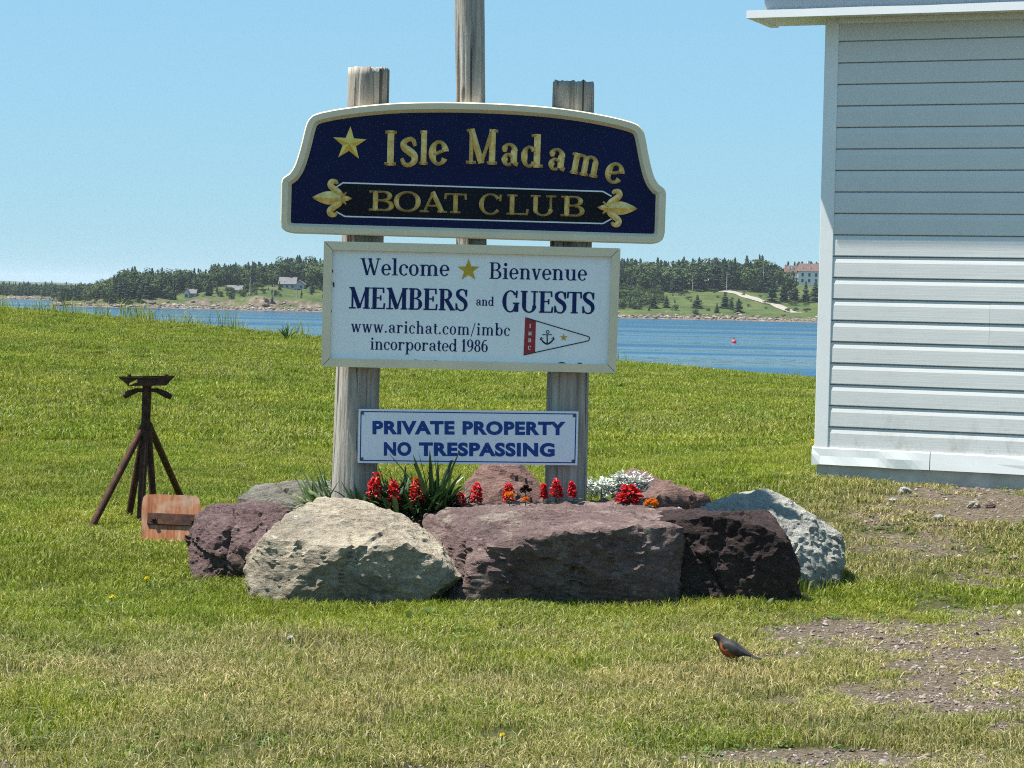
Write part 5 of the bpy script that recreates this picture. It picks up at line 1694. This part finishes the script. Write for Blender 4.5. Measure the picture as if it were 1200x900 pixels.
for X in np.arange(-760, 330, 3.4):
    for tt in np.concatenate([np.arange(9, 60, 4.0), np.arange(60, 190, 4.6)]):
        x = X + g.normal(0, 1.3); sy = float(shore_y(np.float64(x))); y = sy + tt + g.normal(0, 1.5)
        px = 600 + F * x / y
        dec = .2; h = g.uniform(5.5, 10.5) * (1.2 if g.random() < .1 else 1); keep = .9
        if px < 95:
            if tt > 75: continue
            h = g.uniform(3.2, 6.2); dec = .2
        elif px < 190:
            if tt > 90: continue
            dec = .85 if px < 135 else .35; h = g.uniform(6, 9.5) * (.55 + .45 * sstep(92, 150, px))
        elif px < 245:
            if tt < (48 if 205 < px < 242 else 14) or tt > 95: continue
            h = g.uniform(5, 8.5)
        elif px < 330:
            if tt < 62: keep = .28; h = g.uniform(1.5, 4.2); dec = .75
            elif 262 < px < 290 and tt < 72: continue
            else: h = g.uniform(5.5, 9)
        elif px < 392:
            if tt < 22: continue
            if tt < 62:
                keep = .4; h = g.uniform(2, 5)
                if 322 < px < 362: keep = .12
            elif 322 < px < 360 and tt < 82: continue
            else: h = g.uniform(7, 11)
        elif px < 722: h = g.uniform(6, 11); keep = .5 if tt > 30 else 0
        elif px < 795:
            if tt < 14: continue
            if tt < 112: dec = .8; h = g.uniform(3.0, 6.0) * (.8 if px < 770 else .55); keep = .8 if px < 772 - (tt < 40) * 8 else .12
            else: h = g.uniform(6.5, 12.0); dec = .2
        else:
            if tt < 128:
                if g.random() > .07 or tt < 16: continue
                h = g.uniform(.9, 2.4); dec = .95; keep = 1.0
                pts.append((x, y, float(far_z(np.float64(x), np.float64(y))) - .2)); scl.append((h * 1.5, h * 1.5, h)); idx.append(int(g.integers(4, 8))); continue
            h = g.uniform(6.5, 12.5) * (1.25 if g.random() < .12 else 1); dec = .17
            if px > 905 and tt < 172: continue
        if g.random() > keep: continue
        d = g.random() < dec
        pts.append((x, y, float(far_z(np.float64(x), np.float64(y))) - .3))
        w = h * g.uniform(.85, 1.25) * (1.1 if d else 1.0)
        scl.append((w, w, h)); idx.append(int(g.integers(0, 4)) + (4 if d else 0))
print('wood', len(pts))
wood = scatter('far_wood', pts, np.stack([0 * np.array(idx), 0 * np.array(idx), g.uniform(0, 6.28, len(idx))], 1), scl, idx, srcs)
tag(wood, 'dark spruce and mixed wood along the far shore', 'wood')

tm = {}
def far_tree(px, yb, yt, kind, label, wfac=1.0, seed=0):
    P = far_hit(px, yb, 8)
    if P is None: print('no hit', px, yb); return
    h = (yb - yt) * P.y / F
    e = empty('spruce_tree' if kind == 's' else 'leafy_tree', P); tag(e, label, 'tree', 'trees on the far bank')
    key = (kind, seed % 4)
    if key not in tm:
        vs, fs = (SG if kind == 's' else DG)[seed % 4]
        mb = MB(); mb.add(vs, fs); o = mb.build('crown', M_SPRUCE if kind == 's' else M_DECID, e, fix=False)
        m2 = MB(); m2.tube([(0, 0, -.05), (0, 0, .35), (0, 0, .8)], [.03, .02, .008], 6); tr_ = m2.build('trunk', M_BARK, e)
        tm[key] = (o.data, tr_.data)
    else:
        o = link(bpy.data.objects.new('crown', tm[key][0]), e); tr_ = link(bpy.data.objects.new('trunk', tm[key][1]), e)
    o.scale = (h * wfac, h * wfac, h); tr_.scale = (h, h, h)
    o.rotation_euler = (0, 0, seed * 1.3)
for i, a in enumerate([
    (817, 361, 344.5, 's', 'bushy spruce alone on the grassy far bank', 2.4), (781, 360.5, 346, 's', 'small spruce on the far bank left of the lone bushy one', 1.5), (766, 361, 345, 's', 'spruce at the edge of the shrubs on the far bank', 2.0),
    (849.5, 361, 341, 's', 'tallest spruce of the clump beside the far track', 1.5), (840, 366.5, 354, 's', 'short spruce at the left of the clump by the far track', 1.6), (865.5, 366, 349, 's', 'pointed spruce at the right of the clump by the far track', 1.5), (857, 362, 350, 's', 'low spruce in the middle of the clump by the far track', 2.0),
    (815, 370.5, 361, 'd', 'pale green bush below the bushy spruce on the far bank', 1.3), (922, 352, 311, 'd', 'big round leafy tree left of the red-roofed house', .75), (905, 355, 330, 's', 'dark tree right of the far track', 1.3), (918, 354, 329, 's', 'dark spruce below the round leafy tree', 1.3),
    (931, 354, 329, 's', 'dark spruce below the red-roofed house', 1.3), (944, 354, 328, 's', 'dark spruce nearest the shed corner on the far bank', 1.4), (955, 354, 329, 's', 'dark spruce half hidden by the shed corner', 1.4), (968, 354, 327, 's', 'dark spruce hidden behind the shed edge', 1.4)]):
    far_tree(*a, seed=i)

M_HWALL = simple('house_white', (.66, .67, .66), .7, .05, .3)
M_HGREY = simple('house_grey', (.40, .42, .42), .7, .08, .3)
M_HROOF = simple('house_roof_grey', (.11, .11, .115), .85, .15, .5)
M_HRED = simple('house_roof_red', (.12, .066, .052), .85, .15, .5)
M_PANE = simple('far_pane', (.03, .04, .05), .2, .2)
M_POLE = simple('pole_wood', (.30, .27, .24), .9, .1)
def far_house(x0, x1, yb, ye, yr, label, wall_m, roof_m, Y=None, depth=7.0, gable='side', wins=3, rows=1, sink=1.5):
    P = far_hit((x0 + x1) / 2, yb, 14) if Y is None else None
    Yd = P.y if P is not None else Y
    a = at_depth(x0, yb, Yd); b = at_depth(x1, yb, Yd); ze = at_depth((x0 + x1) / 2, ye, Yd).z - a.z; zr = at_depth((x0 + x1) / 2, yr, Yd).z - a.z
    W = b.x - a.x
    gz = min(float(far_z(np.float64(a.x + W * k_), np.float64(Yd + depth * j))) for k_ in (0, .5, 1) for j in (0, 1))
    e = empty('house', (a.x, Yd, a.z)); tag(e, label, 'house', 'houses on the far shore')
    mb = MB(); mb.box((0, 0, min(-sink, gz - a.z - .5)), (W, depth, ze)); 
    if gable == 'front': mb.add([(0, 0, ze), (W, 0, ze), (W / 2, 0, zr), (0, depth, ze), (W, depth, ze), (W / 2, depth, zr)], [(0, 1, 2), (3, 5, 4)])
    else: mb.add([(0, 0, ze), (0, depth, ze), (0, depth / 2, zr), (W, 0, ze), (W, depth, ze), (W, depth / 2, zr)], [(0, 1, 2), (3, 5, 4)])
    mb.build('wall', wall_m, e)
    mb = MB(); th = .25; ov = .4
    if gable == 'front':
        for s_ in (0, 1):
            xa, xb = (-ov, W / 2) if s_ == 0 else (W + ov, W / 2)
            vs = [(xa, -ov, ze - ov * .5), (xb, -ov, zr), (xb, depth + ov, zr), (xa, depth + ov, ze - ov * .5)]
            mb.add(vs + [(p[0], p[1], p[2] + th) for p in vs], [(0, 1, 2, 3), (7, 6, 5, 4), (0, 4, 5, 1), (1, 5, 6, 2), (2, 6, 7, 3), (3, 7, 4, 0)])
    else:
        for s_ in (0, 1):
            ya, yb_ = (-ov, depth / 2) if s_ == 0 else (depth + ov, depth / 2)
            vs = [(-ov, ya, ze - ov * .5), (W + ov, ya, ze - ov * .5), (W + ov, yb_, zr), (-ov, yb_, zr)]
            mb.add(vs + [(p[0], p[1], p[2] + th) for p in vs], [(0, 1, 2, 3), (7, 6, 5, 4), (0, 4, 5, 1), (1, 5, 6, 2), (2, 6, 7, 3), (3, 7, 4, 0)])
    rf = mb.build('roof', roof_m, e)
    mb = MB(); mb.box((W * .6, depth * .45, zr - .3), (W * .6 + .7, depth * .45 + .7, zr + 1.0)); mb.build('chimney', M_HRED, rf)
    for r_ in range(rows):
        for k_ in range(wins):
            x = W * (k_ + .5) / wins; z = ze * (r_ + .5) / rows
            hh = min(1.3, ze / rows * .55)
            mb = MB(); mb.box((x - .45, -.06, z - hh / 2), (x + .45, -.005, z + hh / 2)); w_ = mb.build('window', M_PANE, e)
    return e
far_house(327, 346, 338, 333, 325.5, 'white house with a broad grey roof among spruces, left of the welcome board', M_HGREY, M_HROOF, depth=8)
far_house(343.5, 356, 338.5, 333.5, 328.5, 'white gabled wing right beside the grey-roofed house', M_HWALL, M_HROOF, depth=9, gable='front', wins=2)
far_house(215.5, 221.5, 349.5, 343.5, 338.5, 'small white gabled cottage on the far bank', M_HWALL, M_HROOF, depth=9, gable='front', wins=1)
far_house(221.7, 229, 348.5, 344, 339.5, 'grey-roofed wing right beside the small white cottage', M_HGREY, M_HROOF, depth=5, wins=1)
far_house(266, 283, 344, 340, 335, 'low grey house among the trees on the far bank', M_HGREY, M_HROOF, depth=6)
far_house(822, 832, 331.5, 329, 327.5, 'white building glimpsed between spruces on the far hill', M_HWALL, M_HWALL, depth=5, wins=2, Y=965, sink=6)
far_house(901, 911, 337, 332, 328.5, 'grey-white house left of the round leafy tree', M_HGREY, M_HGREY, depth=6, wins=2, Y=972)
# the red-roofed house with a mansard and dormers
Yd = 985
a = at_depth(935, 333, Yd); b = at_depth(976, 333, Yd); W = b.x - a.x; ze = at_depth(935, 317.5, Yd).z - a.z; zr = at_depth(935, 308.5, Yd).z - a.z
e = empty('house', (a.x, Yd, a.z)); tag(e, 'large white house under a red-brown roof, half hidden by the shed corner', 'house', 'houses on the far shore')
mb = MB(); mb.box((0, 0, -4), (W, 14, ze)); mb.box((-5.2, 2, -4), (-.002, 14, ze - .8)); mb.build('wall', M_HWALL, e)
mb = MB()
def frustum(x0, x1, y0, y1, z0, x2, x3, y2, y3, z1):
    mb.add([(x0, y0, z0), (x1, y0, z0), (x1, y1, z0), (x0, y1, z0), (x2, y2, z1), (x3, y2, z1), (x3, y3, z1), (x2, y3, z1)], [(0, 3, 2, 1), (4, 5, 6, 7), (0, 1, 5, 4), (1, 2, 6, 5), (2, 3, 7, 6), (3, 0, 4, 7)])
frustum(-.5, W + .5, -.5, 14.5, ze + .01, 1.2, W - 1.2, 3.5, 10.5, zr); frustum(-5.6, .4, 1.5, 14.4, ze - .7, -4.4, .2, 4, 10.5, zr - 1.0)
rf = mb.build('roof', M_HRED, e)
mb = MB(); mb.box((5.0, 6, zr - .2), (6.0, 7, zr + 1.3)); mb.build('chimney', M_HWALL, rf)
for x in (-3.6, -2.0, 2.0, 5.5, 9):
    mb = MB(); mb.box((x - .5, .6 if x > 0 else 2.5, ze + .3), (x + .5, 3.5 if x > 0 else 5, ze + 1.7)); dm = mb.build('dormer', M_HWALL, rf)
for x in (-3.8, -1.6, 2.0, 5, 8, 11):
    for z in (ze * .28, ze * .72):
        mb = MB(); y_ = -.07 if x > 0 else 1.93; mb.box((x - .5, y_, z - .75), (x + .5, y_ + .06, z + .75)); mb.build('window', M_PANE, e)

for (x, yb, yt, lb) in [(811.5, 341, 321, 'utility pole behind the bushy spruce on the far road'), (851.5, 341, 318, 'utility pole at the top of the far track'), (894.5, 341, 313, 'tallest utility pole on the far road, left of the leafy tree'),
                        (293, 349, 325, 'thin pole on the far bank right of the low grey house'), (320.5, 350, 333, 'thin pole left of the grey-roofed house'), (348, 351, 333, 'thin pole below the white gabled wing')]:
    P = far_hit(x, yb, 14)
    if P is None: print('pole miss', x); continue
    H = (yb - yt) * P.y / F
    e = empty('utility_pole', P); tag(e, lb, 'pole', 'utility poles on the far shore')
    mb = MB(); mb.tube([(0, 0, -.5), (0, 0, H)], [.19, .14], 8); mb.build('shaft', M_POLE, e)
    mb = MB(); mb.box((-.9, -.22, H - .7), (.9, -.16, H - .55)); mb.build('crossarm', M_POLE, e)

# track down the far bank
M_TRACK = simple('pale_track', (.235, .21, .18), .95, .15, .6)
def track(name, pix, wid):
    P = [far_hit(x, y, 8) for x, y in pix]; P = [p for p in P if p is not None]
    C = catmull([(p.x, p.y) for p in P], 14)
    mb = MB(); vs = []
    for i, (x, y) in enumerate(C):
        a = C[max(0, i - 1)]; b = C[min(len(C) - 1, i + 1)]; d = Vector((b[0] - a[0], b[1] - a[1])).normalized()
        for k_ in (-1, -.33, .33, 1):
            qx, qy = x - d.y * wid * .5 * k_, y + d.x * wid * .5 * k_
            vs.append((qx, qy, float(far_z(np.float64(qx), np.float64(qy))) + .22))
    fs = [(i * 4 + j, i * 4 + j + 1, i * 4 + j + 5, i * 4 + j + 4) for i in range(len(C) - 1) for j in range(3)]
    mb.add(vs, fs); tag(mb.build(name, M_TRACK), kind='structure')
track('track', [(846, 341.5), (858, 343), (870, 346), (884, 350.5), (900, 356), (916, 361), (934, 367)], 4.5)

# shore boulders: too many and small to count
g = np.random.default_rng(21)
n = 2600
X = g.uniform(-260, 170, n); tt = np.abs(g.normal(2.5, 2.6, n)) ; Y = shore_y(X) + tt
ok = far_z(X, Y) > -7.2; X, Y = X[ok], Y[ok]; n = len(X)
t = NT('shore_stone'); oi = t.n('ObjectInfo').outputs['Random']
M_SH = t.princ(t.ramp(oi, [(0, (.07, .055, .042)), (.5, (.15, .12, .10)), (1, (.27, .24, .21))]), .9, spec=.15)
sb = []
for i in range(3):
    o = peb[i].copy(); o.data = peb[i].data.copy(); o.data.materials.clear(); o.data.materials.append(M_SH); sb.append(o)
s = np.clip(.38 * np.exp(g.normal(0, .5, n)), .15, 1.3)
tag(scatter('shore_rocks', np.stack([X, Y, far_z(X, Y) + s * .1], 1), np.stack([0 * X, 0 * X, g.uniform(0, 6.28, n)], 1), np.stack([s * 1.3, s, s], 1), g.integers(0, 3, n), sb), 'brownish rocks strewn along the far waterline', 'rocks')

# mooring buoy
d = ray(860, 401.5); P = CAM + d * ((WATER_Z - CAM_H) / d.z)
M_BUOY = simple('faded_red_buoy', (.42, .07, .09), .5, .15, 3)
e = empty('mooring_buoy', P); tag(e, 'small faded red mooring buoy afloat right of the welcome board', 'buoy')
k = P.y / F
st_ = [(-.3, .3), (-.1, .48), (.15, .5), (.4, .42), (.55, .25), (.6, .12)]
mb = MB(); mb.tube([(0, 0, z) for z, _ in st_], [r for _, r in st_], 16); mb.build('float', M_BUOY, e, smooth=True)
mb = MB(); mb.tube([(0, 0, .55), (0, 0, .95)], [.1, .16], 10); mb.build('top_mark', M_BUOY, e)

# ================================================================ air
t = NT('haze_air')
pv = t.n('VolumePrincipled')
pv.inputs['Color'].default_value = (.80, .90, 1.0, 1)
pv.inputs['Density'].default_value = HAZE
pv.inputs['Anisotropy'].default_value = .2
t.l(pv.outputs[0], t.out.inputs['Volume'])
mb = MB(); mb.box((-9300, -300, -9.5), (9300, 11300, 46))
hz = mb.build('haze', t.mat); tag(hz, 'thin bluish air over the bay', 'haze', kind='stuff')
